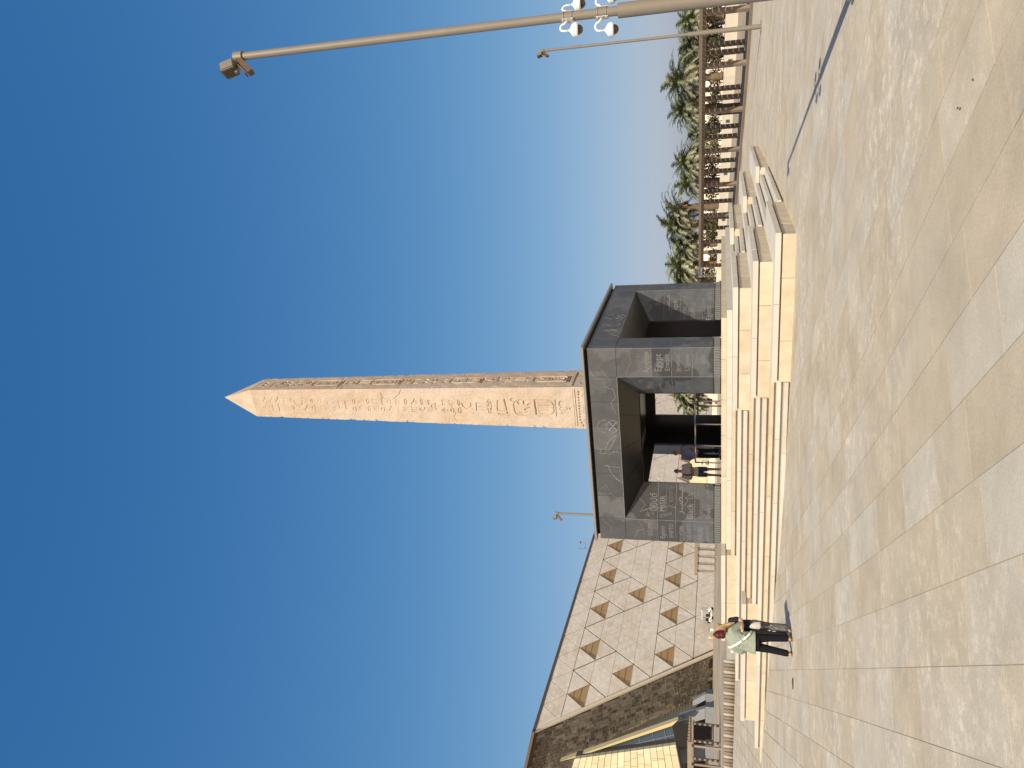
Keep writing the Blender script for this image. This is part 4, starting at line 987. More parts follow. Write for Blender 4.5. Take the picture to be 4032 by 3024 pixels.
# ------------------------------------------------------------------ palms
def frond(mb, o, az, el, L, droop, m, tw=0.0, wid=.42, n=15):
    hd = Vector((math.cos(az), math.sin(az), 0)); side = Vector((-hd.y, hd.x, 0)); p = Vector(o); e = el; pts = [p.copy()]
    for i in range(n):
        dirv = hd * math.cos(e) + ez * math.sin(e); p = p + dirv * (L / n); pts.append(p.copy()); e -= droop / n * (0.4 + 1.3 * i / n)
    for i in range(n):
        a, b = pts[i], pts[i + 1]; w = .022 * (1 - .8 * i / n); mb.add([a - side * w, a + side * w, b + side * w * .8, b - side * w * .8], [(0, 1, 2, 3)], m)
        f = (i + .5) / n
        if f < .12: continue
        ll = wid * math.sin(math.pi * min(1, .18 + f * .78)) ** .7; dv = (b - a).normalized()
        for s_ in (-1, 1):
            for q in range(3):
                o_ = a.lerp(b, .17 + .33 * q); tipv = (side * s_ * random.uniform(.62, .85) + dv * random.uniform(.5, .8) + ez * random.uniform(-.30, .22)).normalized() * ll * random.uniform(.8, 1.1) + ez * (-.12 * ll)
                wv = dv * .034; mb.add([o_ - wv, o_ + wv, o_ + tipv * .6 + wv * .7, o_ + tipv, o_ + tipv * .6 - wv * .5], [(0, 1, 2, 3, 4)], m)
def palm_meshes(seed, nf, L, el0=-.5, airy=False):
    random.seed(seed); tr = MB(); H = 3.0; pts = [Vector((0.03 * math.sin(i), 0.02 * math.cos(i * 2), H * i / 24)) for i in range(25)]
    tr.tube(pts, [(.30 if i % 2 else .25) * (1.12 - .15 * i / 24) for i in range(25)], 9)
    cr = MB()
    for i in range(nf):
        f = i / nf; el = 1.45 - (1.45 - el0) * f ** .8; az = i * 2.39996 + random.uniform(-.2, .2)
        frond(cr, (0, 0, H + random.uniform(-.05, .25)), az, el, L * random.uniform(.82, 1.08) * (1 - .12 * (el < 0)), random.uniform(1.1, 2.1) * (1.0 if el > 0 else .6), 0 if f < .45 else (1 if f < .82 else 2), wid=.40 if airy else .55)
    fr = MB()
    for i in range(7):
        a = i * .9; p = Vector((0, 0, H - .1)); q = p + Vector((math.cos(a) * .35, math.sin(a) * .35, .1)); r_ = q + Vector((math.cos(a) * .15, math.sin(a) * .15, -.5)); fr.tube([p, q, r_], [.03, .03, .09], 5)
    random.seed(seed + 100)
    return tr.mesh('trunk'), cr.mesh('crown'), fr.mesh('fruit_stalks')
PV = [palm_meshes(11, 76, 2.45), palm_meshes(12, 68, 2.55), palm_meshes(13, 26, 2.5, .05, True), palm_meshes(14, 84, 2.35, -.9)]
#  bearing ratio x/y, distance, crown height above eye in m, scale, variant, words
PALMS = [(.4511, 84, 0, .95, 0, 'dense young date palm at the pergola end beside the thick lamp pole'), (.4221, 88, 0, 1.0, 3, 'bushy date palm rising behind the thin lamp pole'),
         (.4043, 92, 0, 1.0, 3, 'drooping date palm just past the thin lamp pole'), (.3778, 86, 0, 1.22, 1, 'large upright date palm with orange stalks over the pergola, second after the thin lamp pole'),
         (.3413, 90, 0, 1.12, 0, 'wide fan shaped date palm above the black kiosk'), (.3108, 104, 0, .85, 3, 'small dark date palm in the dip between two big palms past the kiosk'),
         (.2862, 100, 0, .8, 1, 'short slim date palm low behind the pergola roof'), (.2756, 94, 0, 1.05, 0, 'round headed date palm behind the middle of the pergola'),
         (.2506, 98, 0, 1.0, 1, 'date palm with yellow green heart behind the pergola middle'), (.2188, 100, 0, 1.4, 2, 'tall airy date palm with few open upright fronds'),
         (.1983, 102, 0, 1.38, 1, 'tall spreading date palm beside the airy one'), (.173, 104, 0, 1.2, 3, 'shaggy date palm with drooping grey fronds near the pergola end'),
         (.1484, 106, 0, 1.28, 0, 'broad date palm beyond the far end of the pergola'), (.1281, 108, 0, 1.2, 1, 'date palm touching the right edge of the granite gateway'),
         (.0583, 114, 0, 1.3, 0, 'date palm glimpsed through the side opening of the gateway'), (-.0069, 122, 0, 1.25, 1, 'date palm seen through the front opening beside the engraved pillar'),
         (-.0212, 124, 0, 1.35, 3, 'shaggy date palm seen through the front opening before the alabaster wall')]
for bx, d, _, sc, v, lab in PALMS:
    x = bx * d; z = terz(x, d - 3); t = thing('date_palm', lab, 'palm tree', (x, d, z), 'date palms on the terrace', random.uniform(0, 6.28)); sc *= 1.1; t.scale = (sc, sc, sc * .97)
    tr, cr, fr = PV[v]; mk('trunk', tr, m_trunk, t, True); mk('crown', cr, m_frond, t); mk('fruit_stalks', fr, m_fruit, t, True)
# shrubs under the palms
def shrub_mesh(seed, h, w, n=420):
    r = random.Random(seed); mb = MB()
    lobes = [(r.uniform(-w, w) * .7, r.uniform(-w, w) * .4, h * r.uniform(.3, .75), r.uniform(.35, .6) * h) for _ in range(7)]
    for i in range(n):
        lx, ly, lz, lr = r.choice(lobes); dv = Vector((r.gauss(0, 1), r.gauss(0, 1), r.gauss(0, 1))).normalized() * lr * r.uniform(.55, 1.05); p = Vector((lx, ly, lz)) + dv
        if p.z < .02: p.z = .05
        a = Vector((r.gauss(0, 1), r.gauss(0, 1), r.gauss(0, 1))).normalized() * .16; b = a.cross(Vector((r.gauss(0, 1), r.gauss(0, 1), r.gauss(0, 1)))).normalized() * .06
        mb.add([p - a, p + b, p + a, p - b], [(0, 1, 2, 3)], 0 if i % 3 else 1)
    return mb.mesh('foliage')
SV = [shrub_mesh(i, 1.6 + .25 * i, 1.3 + .1 * i) for i in range(3)]
SHL = ['leafy olive shrub under the palms', 'dusty brown green shrub under the palms', 'dense low shrub behind the white garden wall']
for k in range(30):
    f = k / 29; bx = .465 - .34 * f + random.uniform(-.004, .004); d = 80 + 22 * f + random.uniform(2, 8); x = bx * d; z = terz(x, d - 5)
    t = thing('garden_shrub', SHL[k % 3], 'shrub', (x, d, z), ['olive shrubs', 'brown green shrubs', 'low shrubs'][k % 3], random.uniform(0, 6)); s_ = random.uniform(.75, 1.15); t.scale = (s_, s_, s_)
    me = SV[k % 3]; o = mk('foliage', me, [m_shrub[0], m_shrub[2]] if k % 3 else [m_shrub[1], m_shrub[0]], t)
    MB().tube([(0, 0, -.1), (.03, 0, .9)], [.07, .03], 6).build('stem', m_trunk, t)

# ------------------------------------------------------------------ lamp poles
def floodlight(t, top, side=-1):
    """clamp collar, dark mounting plate and tilted floodlight at the head of a pole (local coordinates)"""
    c = MB(); c.tube([(0, 0, top - .10), (0, 0, top + .045)], .083, 16); c.tube([(0, 0, top + .045), (0, 0, top + .06)], [.083, .06], 16); cl = c.build('head_collar', m_pole, t); autosmooth(cl)
    for a in (2.4, 3.2): MB().ball((math.cos(a) * .083, -abs(math.sin(a)) * .083, top - .02), .012, .012, .012, 6, 4).build('bolt', m_mull, cl)
    d = Vector((side * .62, -.25, -.66)).normalized(); w = Vector((-.70 * side, .30, -.65)); w = (w - d * w.dot(d)).normalized(); n = d.cross(w)
    p0 = Vector((side * .06, -.02, top - .04)); pl_ = MB(); pl_.obox(p0 + d * .2, d * .21, w * .042, n * .05); pl_.obox(p0 + d * .19 - w * .075, d * .19, w * .012, n * .045); pl_.build('mounting_plate', m_polem, t)
    k = MB(); kn = p0 + Vector((side * .07, -.03, .02)); k.tube([kn - Vector((0, .05, 0)), kn + Vector((0, .05, 0))], .03, 12); k.tube([p0, kn], .02, 8); kb = k.build('tilt_knuckle', m_pole, t, False)
    up = Vector((side * .32, -.1, .94)).normalized(); lf = Vector((side * .9, -.28, -.32)); lf = (lf - up * lf.dot(up)).normalized(); dp = up.cross(lf)
    c0 = kn + up * .13 + lf * .035
    b = MB(); b.obox(c0, up * .115, lf * .085, dp * .11)
    fo = b.build('floodlight', m_pole, t); me = fo.data; bm = bmesh.new(); bm.from_mesh(me); bmesh.ops.bevel(bm, geom=list(bm.edges), offset=.014, segments=2, affect='EDGES'); bm.to_mesh(me); bm.free()
    for i in range(6): MB().obox(c0 + up * (-.09 + .035 * i) + lf * .092, up * .004, lf * .014, dp * .09).build('cooling_fin', m_polem, fo)
    MB().obox(c0 + up * .118 - lf * 0, up * .006, lf * .07, dp * .095).build('lens', m_glass, fo)
    MB().obox(c0 - up * .10 + lf * .11, up * .02, lf * .03, dp * .02).build('visor', m_mull, fo)
def dome_camera(t, z, sgn, az=0.0):
    """gooseneck dome camera; sgn -1 sits left of the pole"""
    R_ = .062; s_ = Vector((sgn * math.cos(az), -math.sin(az), 0)); f = Vector((-s_.y, s_.x, 0))
    br = MB(); br.obox(s_ * (R_ + .006), s_ * .006, f * .045, ez * .085)
    for dz in (-.06, .06):
        pts = [(math.cos(a) * (R_ + .004), math.sin(a) * (R_ + .004), dz) for a in np.linspace(0, 2 * math.pi, 25)]; br.tube(pts, .007, 6, caps=False)
    for dz in (-.06, .06): br.ball(s_ * (R_ + .02) + f * .03 + ez * dz, .012, .012, .012, 6, 4)
    cam_ = br.build('camera_bracket', m_galv, t, loc=(0, 0, z))
    a = s_ * (R_ + .01); pts = [a, a + s_ * .03 + ez * .03]
    for i in range(9):
        th = math.pi * i / 8; pts.append(a + s_ * (.115 - .06 * math.cos(th)) + ez * (.045 + .05 * math.sin(th)))
    pts.append(a + s_ * .178 - ez * .03)
    MB().tube(pts, .0145, 10).build('gooseneck_arm', m_white, cam_, True)
    c = a + s_ * .178; prof = [(.018, -.03), (.022, -.045), (.075, -.075), (.092, -.095), (.097, -.10), (.094, -.104), (.098, -.108), (.098, -.15), (.09, -.153), (.09, -.163)]
    h = MB(); h.rings([(c + ez * zz, r_, r_, (1, 0, 0), (0, 1, 0)) for r_, zz in prof][::-1], 22); ho = h.build('camera_housing', m_white, cam_); autosmooth(ho, 30)
    MB().ball(c - ez * .162, .068, .068, .068, 18, 12).build('dome', m_dome, cam_, True)
def lamp_pole(label, x, y, h, cams=False):
    g = gz(x, y); t = thing('lamp_pole', label, 'lamp pole', (x, y, g))
    b = MB(); b.box(-.2, .2, -.2, .2, 0.002, .022); bo = b.build('base_plate', m_pole, t)
    for sx in (-1, 1):
        for sy in (-1, 1): MB().tube([(sx * .15, sy * .15, .02), (sx * .15, sy * .15, .07)], .014, 6).build('anchor_bolt', m_mull, bo)
    MB().tube([(0, 0, .015), (0, 0, 3.02)], .1, 24).build('lower_sleeve', m_pole, t); autosmooth(t.children[-1])
    MB().tube([(0, 0, 3.0), (0, 0, h - .05)], [.064, .058], 24).build('upper_tube', m_pole, t); autosmooth(t.children[-1])
    floodlight(t, h)
    if cams:
        dome_camera(t, 3.72, -1, .35); dome_camera(t, 3.72, 1, -.5); dome_camera(t, 3.24, -1, .0); dome_camera(t, 3.24, 1, -.25)
    return t
lamp_pole('thick taupe lamp pole carrying four white dome cameras', 5.13, 10.83, 8.98, True)
lamp_pole('thin taupe lamp pole with base plate in front of the pergola', 15.03, 34.67, 9.45)
lamp_pole('lamp pole whose head shows above the granite gateway roof', -7.03, 42.0, 10.3 - gz(-7.03, 42.0))

# ------------------------------------------------------------------ kiosk, signs, cart, clutter
m_blk = mat('gloss_black_panel', (0.012, 0.013, 0.016), 0.2, spec=0.6); m_org = mat('orange_print', (0.80, 0.26, 0.03), 0.5, var=.15, scale=6); m_dgrey = mat('dark_grey_plastic', (0.05, 0.05, 0.055), 0.5)
m_tyre = mat('tyre_rubber', (0.015, 0.015, 0.015), 0.9); m_yel = mat('yellow_paint', (0.72, 0.42, 0.04), 0.5, var=.1, scale=4); m_seat = mat('black_vinyl', (0.02, 0.02, 0.022), 0.5)
kx, ky = 22.3, 66.2; kg = gz(kx, ky); k = thing('info_kiosk', 'black upright information kiosk with an orange emblem between pergola posts', 'kiosk', (kx, ky, kg), rz=R(-12))
MB().box(-.42, .42, -.16, .16, .03, 1.95).build('cabinet', m_dgrey, k); MB().box(-.37, .37, -.178, -.155, .82, 1.86).build('screen', m_blk, k); MB().box(-.37, .37, -.176, -.155, .12, .74).build('print_panel', m_blk, k)
MB().box(-.44, .44, -.18, .18, 1.95, 2.0).build('top_cap', m_white, k)
og = MB(); og.add([Vector((x, -.182, z)) for x, z in ((-.05, .48), (.04, .44), (.14, .47), (.12, .56), (.20, .66), (.08, .62), (.02, .68), (-.03, .58))], [list(range(8))]); og.build('orange_emblem', m_org, k)
for i in range(3): MB().box(-.2, .2 - .05 * i, -.181, -.178, .2 + .06 * i, .225 + .06 * i).build('text_line', m_conc, k)
MB().box(-.5, .5, -.24, .24, 0, .035).build('foot_plate', m_mull, k)

cx, cy = -38.0, 134.0; cg = gz(cx, cy); ct = thing('golf_cart', 'white roofed black golf cart parked before the alabaster wall', 'golf cart', (cx, cy, cg), rz=R(-4))
cb = MB(); cb.box(-1.15, 1.1, -.55, .55, .28, .42); cb.hexa([(.62, -.55, .42), (1.15, -.5, .42), (1.15, .5, .42), (.62, .55, .42), (.62, -.52, .92), (.95, -.45, .78), (.95, .45, .78), (.62, .52, .92)]); cb.hexa([(-1.1, -.55, .42), (-.45, -.55, .42), (-.45, .55, .42), (-1.1, .55, .42), (-1.05, -.5, .72), (-.5, -.5, .72), (-.5, .5, .72), (-1.05, .5, .72)]); cb.build('body', m_white, ct)
MB().box(-.9, .85, -.62, .62, 1.78, 1.86).build('roof', m_white, ct)
for sx in (-.85, .8):
    for sy in (-.52, .52): MB().tube([(sx, sy, .6), (sx, sy, 1.79)], .03, 6).build('roof_post', m_blk, ct)
for sx in (-.72, .0): s_ = MB(); s_.box(sx - .25, sx + .22, -.5, .5, .55, .74); s_.box(sx - .3, sx - .18, -.5, .5, .74, 1.2); s_.build('seat', m_seat, ct)
MB().tube([(.5, .2, .75), (.35, .2, 1.05)], .03, 6).build('steering_column', m_blk, ct)
for sx in (-.78, .78):
    for sy in (-.5, .5):
        w = MB().tube([(sx, sy - .09, .25), (sx, sy + .09, .25)], .25, 18).build('wheel', m_tyre, ct); MB().tube([(sx, sy - .1, .25), (sx, sy + .1, .25)], .12, 12).build('rim', m_white, w)
bag_rack = MB(); bag_rack.box(-1.35, -1.0, -.45, .45, .45, .5); bag_rack.box(-1.35, -1.28, -.45, .45, .5, .95); bag_rack.build('rear_rack', m_blk, ct)

sx_, sy_ = -38.1, 126.0; t = thing('sign_box', 'small white sign box with a dark mark near the alabaster wall', 'sign', (sx_, sy_, gz(sx_, sy_)))
MB().box(-.19, .19, -.12, .12, .0, .5).build('cabinet', m_white, t); MB().box(-.2, .2, -.13, .13, .5, .74).build('hood', m_conc, t); MB().box(-.06, .06, -.13, -.115, .15, .3).build('mark', m_blk, t)
sx_, sy_ = -39.35, 126.0; t = thing('yellow_marker_post', 'short yellow marker post with white panel near the alabaster wall', 'marker post', (sx_, sy_, gz(sx_, sy_)))
MB().box(-.12, .12, -.06, .06, 0, .76).build('post', m_yel, t); MB().box(-.08, .08, -.075, -.055, .45, .66).build('panel', m_white, t)
gx, gy = -6.46, 17.97; t = thing('ground_light', 'round dark uplight set flush into the paving near the two women', 'ground light', (gx, gy, gz(gx, gy)))
MB().tube([(0, 0, -.03), (0, 0, .012)], .125, 28).build('ring', m_steel_d, t); MB().tube([(0, 0, -.03), (0, 0, .016)], .10, 28).build('lens', m_dgrey, t)

# golden block building behind the garden wall, glimpsed through the gateway
yb = thing('golden_block_pavilion', 'small golden stone block pavilion seen through the gateway behind the men', 'building', (-14.5, 138, 2.6))
random.seed(5)
for r_ in range(9):
    w0 = 6.5 - r_ * .62; x = -w0 / 2
    while x < w0 / 2 - .15:
        w = min(random.uniform(.45, .9), w0 / 2 - x); o = MB(); o.box(-w / 2 + .012, w / 2 - .012, -.5 + random.uniform(-.04, .04), .6, .012, .50); o.build('stone_block', m_gold, yb, loc=(x + w / 2, r_ * .12, r_ * .51)); x += w
MB().box(-3.0, 3.0, .25, 3.2, 0, 4.2).build('pavilion_core', m_gold, yb)
for i in (0, 1):
    o = MB(); o.box(-.33, .33, -.22, .22, 0, .62); u = o.build('air_conditioner', m_white, yb, loc=(1.1, -.75, 1.35 + .68 * i)); MB().box(-.28, .28, -.235, -.22, .06, .3).build('grille', m_mull, u)
# pale annex beyond the palms
an = thing('pale_annex', 'long low pale annex with dark triangular windows far behind the palms', 'building', (78, 146, 1.2))
av = Vector((-84, 10, 0)); al = av.length; ad = av.normalized(); anr = Vector((ad.y, -ad.x, 0))
if anr.y > 0: anr = -anr
for i in range(38):
    a0 = -6 + i * 2.3; c = ad * (a0 + 1.14); MB().obox(Vector((0, 0, 1.85)), ad * 1.14, anr * .3, ez * 1.95).build('wall_panel', m_ala[(i * 7) % 4], an, loc=c)
    if i % 2 == 0:
        p = c + anr * .31 + ez * (1.0 + (i % 3) * .5); w = MB().add([-ad * .7, ad * .7, ez * 1.1], [(0, 1, 2)]); me = w.mesh('triangle_window'); mk('triangle_window', me, m_brown, an, loc=p)
MB().obox(ad * 37.7 + ez * 3.86, ad * 44, anr * .5, ez * .07).build('roof_edge', m_fjoint, an)
for bx, d, lab, w, h in ((.445, 87, 'white utility cabinet under the palms beside the thin lamp pole', .55, .9), (.318, 98, 'white utility cabinet under the palms right of the kiosk', .5, .8), (.262, 101, 'white utility cabinet between palm trunks behind mid pergola', .6, .75)):
    t = thing('utility_cabinet', lab, 'cabinet', (bx * d, d, terz(bx * d, d - 3))); MB().box(-w / 2, w / 2, -.25, .25, 0, h).build('case', m_white, t); MB().box(-w / 2 - .03, w / 2 + .03, -.28, .28, h, h + .06).build('lid', m_conc, t); MB().box(-.012, .012, -.262, -.248, .08, h - .06).build('door_gap', m_dgrey, t)
bx, d = .1795, 107; t = thing('yellow_cage_trailer', 'yellow barred cage trailer under the palms', 'trailer', (bx * d, d, terz(bx * d, d - 4)))
for z in (.35, .7, 1.05): MB().box(-.8, .8, -.43, -.39, z, z + .05).build('rail', m_yel, t)
for i in range(7): MB().box(-.8 + .26 * i, -.76 + .26 * i, -.44, -.38, .3, 1.1).build('bar', m_yel, t)
MB().box(-.8, .8, -.37, .4, .3, .95).build('load', m_yel, t)
for s_ in (-.5, .5): MB().tube([(s_, -.45, .17), (s_, .45, .17)], .17, 14).build('wheel', m_tyre, t)
for bx, d, lab in ((.4085, 88, 'slim white post under the palms by the thin lamp pole'), (.2135, 101, 'slim white post beside the tall airy palm'), (.134, 107, 'slim white post near the gateway edge')):
    t = thing('white_post', lab, 'post', (bx * d, d, terz(bx * d, d - 3))); MB().tube([(0, 0, 0), (0, 0, 3.0)], .06, 8).build('shaft', m_white, t); MB().tube([(0, 0, 2.98), (0, 0, 3.12)], [.1, .1], 10).build('head', m_conc, t)

# ------------------------------------------------------------------ people
def remesh(mb, voxel, sm=4, name='body'):
    me = mb.mesh('tmp'); o = bpy.data.objects.new('tmp', me); COL.objects.link(o)
    md = o.modifiers.new('r', 'REMESH'); md.mode = 'VOXEL'; md.voxel_size = voxel
    ms = o.modifiers.new('s', 'SMOOTH'); ms.factor = .5; ms.iterations = sm
    dg = bpy.context.evaluated_depsgraph_get(); r_ = bpy.data.meshes.new_from_object(o.evaluated_get(dg)); r_.name = name
    bpy.data.objects.remove(o); bpy.data.meshes.remove(me); r_.materials.clear()
    r_.polygons.foreach_set('use_smooth', [True] * len(r_.polygons)); return r_
def cap(mb, a, ra, b, rb, n=12):
    a, b = Vector(a), Vector(b); d = (b - a).normalized(); pts, rr = [], []
    for t in (-1, -.8, -.45): pts.append(a + d * ra * t); rr.append(ra * math.sqrt(max(.02, 1 - t * t)))
    pts += [a, b]; rr += [ra, rb]
    for t in (.45, .8, 1): pts.append(b + d * rb * t); rr.append(rb * math.sqrt(max(.02, 1 - t * t)))
    mb.tube(pts, rr, n)
def chain(mb, pts):
    for (a, ra), (b, rb) in zip(pts[:-1], pts[1:]): cap(mb, a, ra, b, rb)
def head(mb, c, h, yaw=0.0, pitch=0.0, roll=0.0):
    """c: centre of the head, h: height; faces +y at yaw 0"""
    M = Matrix.Rotation(yaw, 3, 'Z') @ Matrix.Rotation(roll, 3, 'Y') @ Matrix.Rotation(pitch, 3, 'X'); c = Vector(c); s = h / .23
    mb.ball(c + M @ Vector((0, -.005, .02)) * s, .076 * s, .094 * s, .098 * s, 20, 14, M=M); mb.ball(c + M @ Vector((0, .022, -.045)) * s, .058 * s, .068 * s, .075 * s, 16, 10, M=M)
    mb.ball(c + M @ Vector((0, .092, -.02)) * s, .013 * s, .018 * s, .026 * s, 8, 6, M=M)          # nose
    mb.ball(c + M @ Vector((0, .07, -.09)) * s, .026 * s, .022 * s, .022 * s, 8, 6, M=M)            # chin
    mb.ball(c + M @ Vector((0, .078, -.058)) * s, .027 * s, .014 * s, .010 * s, 8, 6, M=M)          # lips
    for e in (-1, 1): mb.ball(c + M @ Vector((.077 * e, -.005, -.015)) * s, .012 * s, .022 * s, .034 * s, 8, 6, M=M); mb.ball(c + M @ Vector((.032 * e, .08, .022)) * s, .024 * s, .012 * s, .009 * s, 8, 6, M=M)
    return M
def hand(mb, wrist, d, palm_n, side, s=1.0, curl=.5):
    """wrist point, pointing direction, palm normal, thumb side vector"""
    w = Vector(wrist); d = Vector(d).normalized(); n = Vector(palm_n); n = (n - d * n.dot(d)).normalized(); sd_ = Vector(side); sd_ = (sd_ - d * sd_.dot(d) - n * sd_.dot(n)).normalized()
    for k in (-.6, -.2, .2, .6): cap(mb, w + d * .01 * s, .018 * s, w + d * .085 * s + sd_ * .038 * k * s, .013 * s, 8)
    for k, L in ((.9, .07), (.3, .08), (-.3, .074), (-.9, .058)):
        a = w + d * .088 * s + sd_ * .036 * k * s; b = a + (d + n * curl).normalized() * L * .5 * s; c = b + (d + n * curl * 2.6).normalized() * L * .5 * s
        cap(mb, a, .0095 * s, b, .009 * s, 8); cap(mb, b, .009 * s, c, .0075 * s, 8)
    a = w + d * .025 * s + sd_ * .03 * s; b = a + (d * .6 + sd_ * .8 + n * .3).normalized() * .045 * s; c = b + (d + sd_ * .25 + n * .5).normalized() * .032 * s
    cap(mb, a, .012 * s, b, .0105 * s, 8); cap(mb, b, .0105 * s, c, .009 * s, 8)
def eyes(parent, c, M, h, m_dark, shades=False):
    s = h / .23; c = Vector(c); b = MB()
    for e in (-1, 1):
        if shades: b.ball(c + M @ Vector((.034 * e, .09, .012)) * s, .03 * s, .012 * s, .022 * s, 10, 6, M=M)
        else: b.ball(c + M @ Vector((.032 * e, .0855, .006)) * s, .012 * s, .006 * s, .006 * s, 8, 5, M=M)
    if shades:
        b.tube([c + M @ Vector((-.06, .085, .018)) * s, c + M @ Vector((.06, .085, .018)) * s], .004 * s, 6)
        for e in (-1, 1): b.tube([c + M @ Vector((.062 * e, .08, .018)) * s, c + M @ Vector((.082 * e, -.005, .0)) * s], .003 * s, 6)
    b.build('sunglasses' if shades else 'eyes', m_dark, parent, True)
def shoe(parent, c, yaw, m, L=.25, sole=None):
    M = Matrix.Rotation(yaw, 3, 'Z'); b = MB(); pts = []
    prof = [(-.5, .030, .060), (-.42, .036, .075), (-.2, .034, .072), (.1, .043, .055), (.35, .042, .042), (.47, .028, .03), (.5, .012, .02)]
    b.rings([(Vector(c) + M @ Vector((0, y * L, hz * .5 + .012)), w, hz * .5, M @ Vector((1, 0, 0)), Vector((0, 0, 1))) for y, w, hz in prof], 14)
    o = b.build('shoe', m, parent, True)
    s_ = MB(); s_.prism([Vector(c) + M @ Vector((x, y * L, 0)) for x, y in ((-.034, -.5), (.034, -.5), (.038, -.2), (.046, .15), (.042, .38), (.02, .51), (-.02, .51), (-.042, .38), (-.046, .15), (-.038, -.2))], (0, 0, .022)); s_.build('sole', sole or m_dgrey, o)
skin1 = mat('fair_skin', (0.56, 0.33, 0.22), 0.5, var=.06, scale=18, spec=.4); skin2 = mat('tanned_skin', (0.33, 0.17, 0.105), 0.5, var=.06, scale=18, spec=.4)
c_green = mat('sage_linen', (0.25, 0.295, 0.225), 0.85, var=.10, scale=9, bump=.5, bscale=14); c_blkt = mat('black_trousers', (0.011, 0.011, 0.015), 0.9, var=.2, scale=10, bump=.3, bscale=16, spec=.1); c_navy = mat('navy_top', (0.014, 0.014, 0.022), 0.8, var=.2, scale=10, bump=.3, bscale=18)
h_red = mat('burgundy_hair', (0.075, 0.010, 0.008), 0.45, var=.35, scale=40, stretch=(1, 1, .2)); h_blond = mat('blond_hair', (0.33, 0.235, 0.115), 0.5, var=.35, scale=45, stretch=(1, 1, .15)); c_strap = mat('mint_strap', (0.68, 0.74, 0.62), 0.7, var=.05, scale=10)
c_tan = mat('tan_leather', (0.40, 0.25, 0.10), 0.6, var=.15, scale=15); c_bag = mat('pale_cloth_bag', (0.44, 0.415, 0.375), 0.85, var=.15, scale=12, bump=.5, bscale=20)
c_tee = mat('grey_white_tee', (0.50, 0.47, 0.46), 0.85, var=.08, scale=10, bump=.5, bscale=12); c_jean = mat('blue_denim', (0.035, 0.055, 0.11), 0.85, var=.2, scale=14); c_shirt = mat('blue_shirt', (0.15, 0.17, 0.27), 0.75, var=.15, scale=9, bump=.5, bscale=12); h_blk = mat('dark_hair', (0.02, 0.016, 0.013), 0.6)
# patterned trousers: small geometric print
c_pat = bpy.data.materials.new('printed_trousers'); c_pat.use_nodes = True; _n = c_pat.node_tree.nodes; _l = c_pat.node_tree.links
_v = _n.new('ShaderNodeTexVoronoi'); _v.feature = 'DISTANCE_TO_EDGE'; _v.inputs['Scale'].default_value = 42; _g = _n.new('ShaderNodeNewGeometry'); _l.new(_g.outputs['Position'], _v.inputs['Vector'])
_r = _n.new('ShaderNodeMapRange'); _r.inputs['From Min'].default_value = .03; _r.inputs['From Max'].default_value = .09; _l.new(_v.outputs['Distance'], _r.inputs['Value'])
_m = _n.new('ShaderNodeMix'); _m.data_type = 'RGBA'; _m.inputs['A'].default_value = (.30, .285, .26, 1); _m.inputs['B'].default_value = (.018, .018, .02, 1); _l.new(_r.outputs[0], _m.inputs['Factor']); _l.new(_m.outputs['Result'], _n['Principled BSDF'].inputs['Base Color']); _n['Principled BSDF'].inputs['Roughness'].default_value = .85
xd, yd = Vector((1, 0, 0)), Vector((0, 1, 0))

# woman in sage blouse, back to us, hugging
wx, wy = -5.74, 18.32; wg = gz(wx, wy)
A = thing('person', 'burgundy haired woman in sage green blouse and black trousers hugging a blond woman', 'person', (wx, wy, wg))
S = 1.0
b = MB(); hcA = (.09, .10, 1.53)
MA = head(b, hcA, .225, yaw=-.35, pitch=-.12, roll=-.10)
cap(b, (.06, .04, 1.34), .052, (.085, .085, 1.45), .05)
chain(b, [((.22, .02, 1.30), .055), ((.30, .20, 1.12), .045), ((.20, .42, 1.10), .035)]); hand(b, (.20, .42, 1.10), (-.8, .35, .05), (0, 0, 1), (0, -.2, 1), .95)
chain(b, [((-.17, .02, 1.28), .055), ((-.25, .18, 1.10), .045), ((-.10, .42, 1.12), .035)]); hand(b, (-.10, .42, 1.12), (.8, .35, .05), (0, 0, 1), (0, -.2, 1), .95)
b.rings([(Vector((.0, .0, .80)), .15, .11, xd, yd), (Vector((.02, .02, 1.05)), .14, .10, xd, yd), (Vector((.04, .03, 1.30)), .17, .09, xd, yd), (Vector((.05, .04, 1.38)), .08, .06, xd, yd)], 16)
chain(b, [((-.09, 0, .82), .085), ((-.15, .03, .45), .055), ((-.195, -.03, .10), .04)]); chain(b, [((.09, 0, .82), .085), ((.10, .05, .45), .055), ((.125, .06, .10), .04)])
for q, f in (((-.195, -.03, .06), (-.2, .1, .03)), ((.125, .06, .06), (.13, .19, .03))): cap(b, q, .038, f, .028)
mk('body', remesh(b, .011, 3), skin1, A)
b = MB()
b.rings([(Vector((-.015, .0, .775)), .255, .165, xd, yd), (Vector((-.015, .0, .80)), .252, .165, xd, yd), (Vector((-.01, .01, .95)), .225, .15, xd, yd), (Vector((.01, .02, 1.12)), .205, .14, xd, yd), (Vector((.03, .03, 1.26)), .205, .13, xd, yd), (Vector((.045, .035, 1.345)), .15, .10, xd, yd), (Vector((.06, .04, 1.40)), .068, .062, xd, yd)], 22)
chain(b, [((.19, .03, 1.29), .085), ((.285, .17, 1.10), .095)]); chain(b, [((-.14, .03, 1.28), .085), ((-.245, .12, 1.10), .10), ((-.24, .16, 1.02), .085)])
for i in range(9): cap(b, (random.uniform(-.2, .2), -.135 - random.uniform(0, .01), random.uniform(.85, 1.2)), .018, (random.uniform(-.2, .2), -.125, random.uniform(.85, 1.25)), .012, 6)
mk('blouse', remesh(b, .013, 3, 'blouse'), c_green, A)
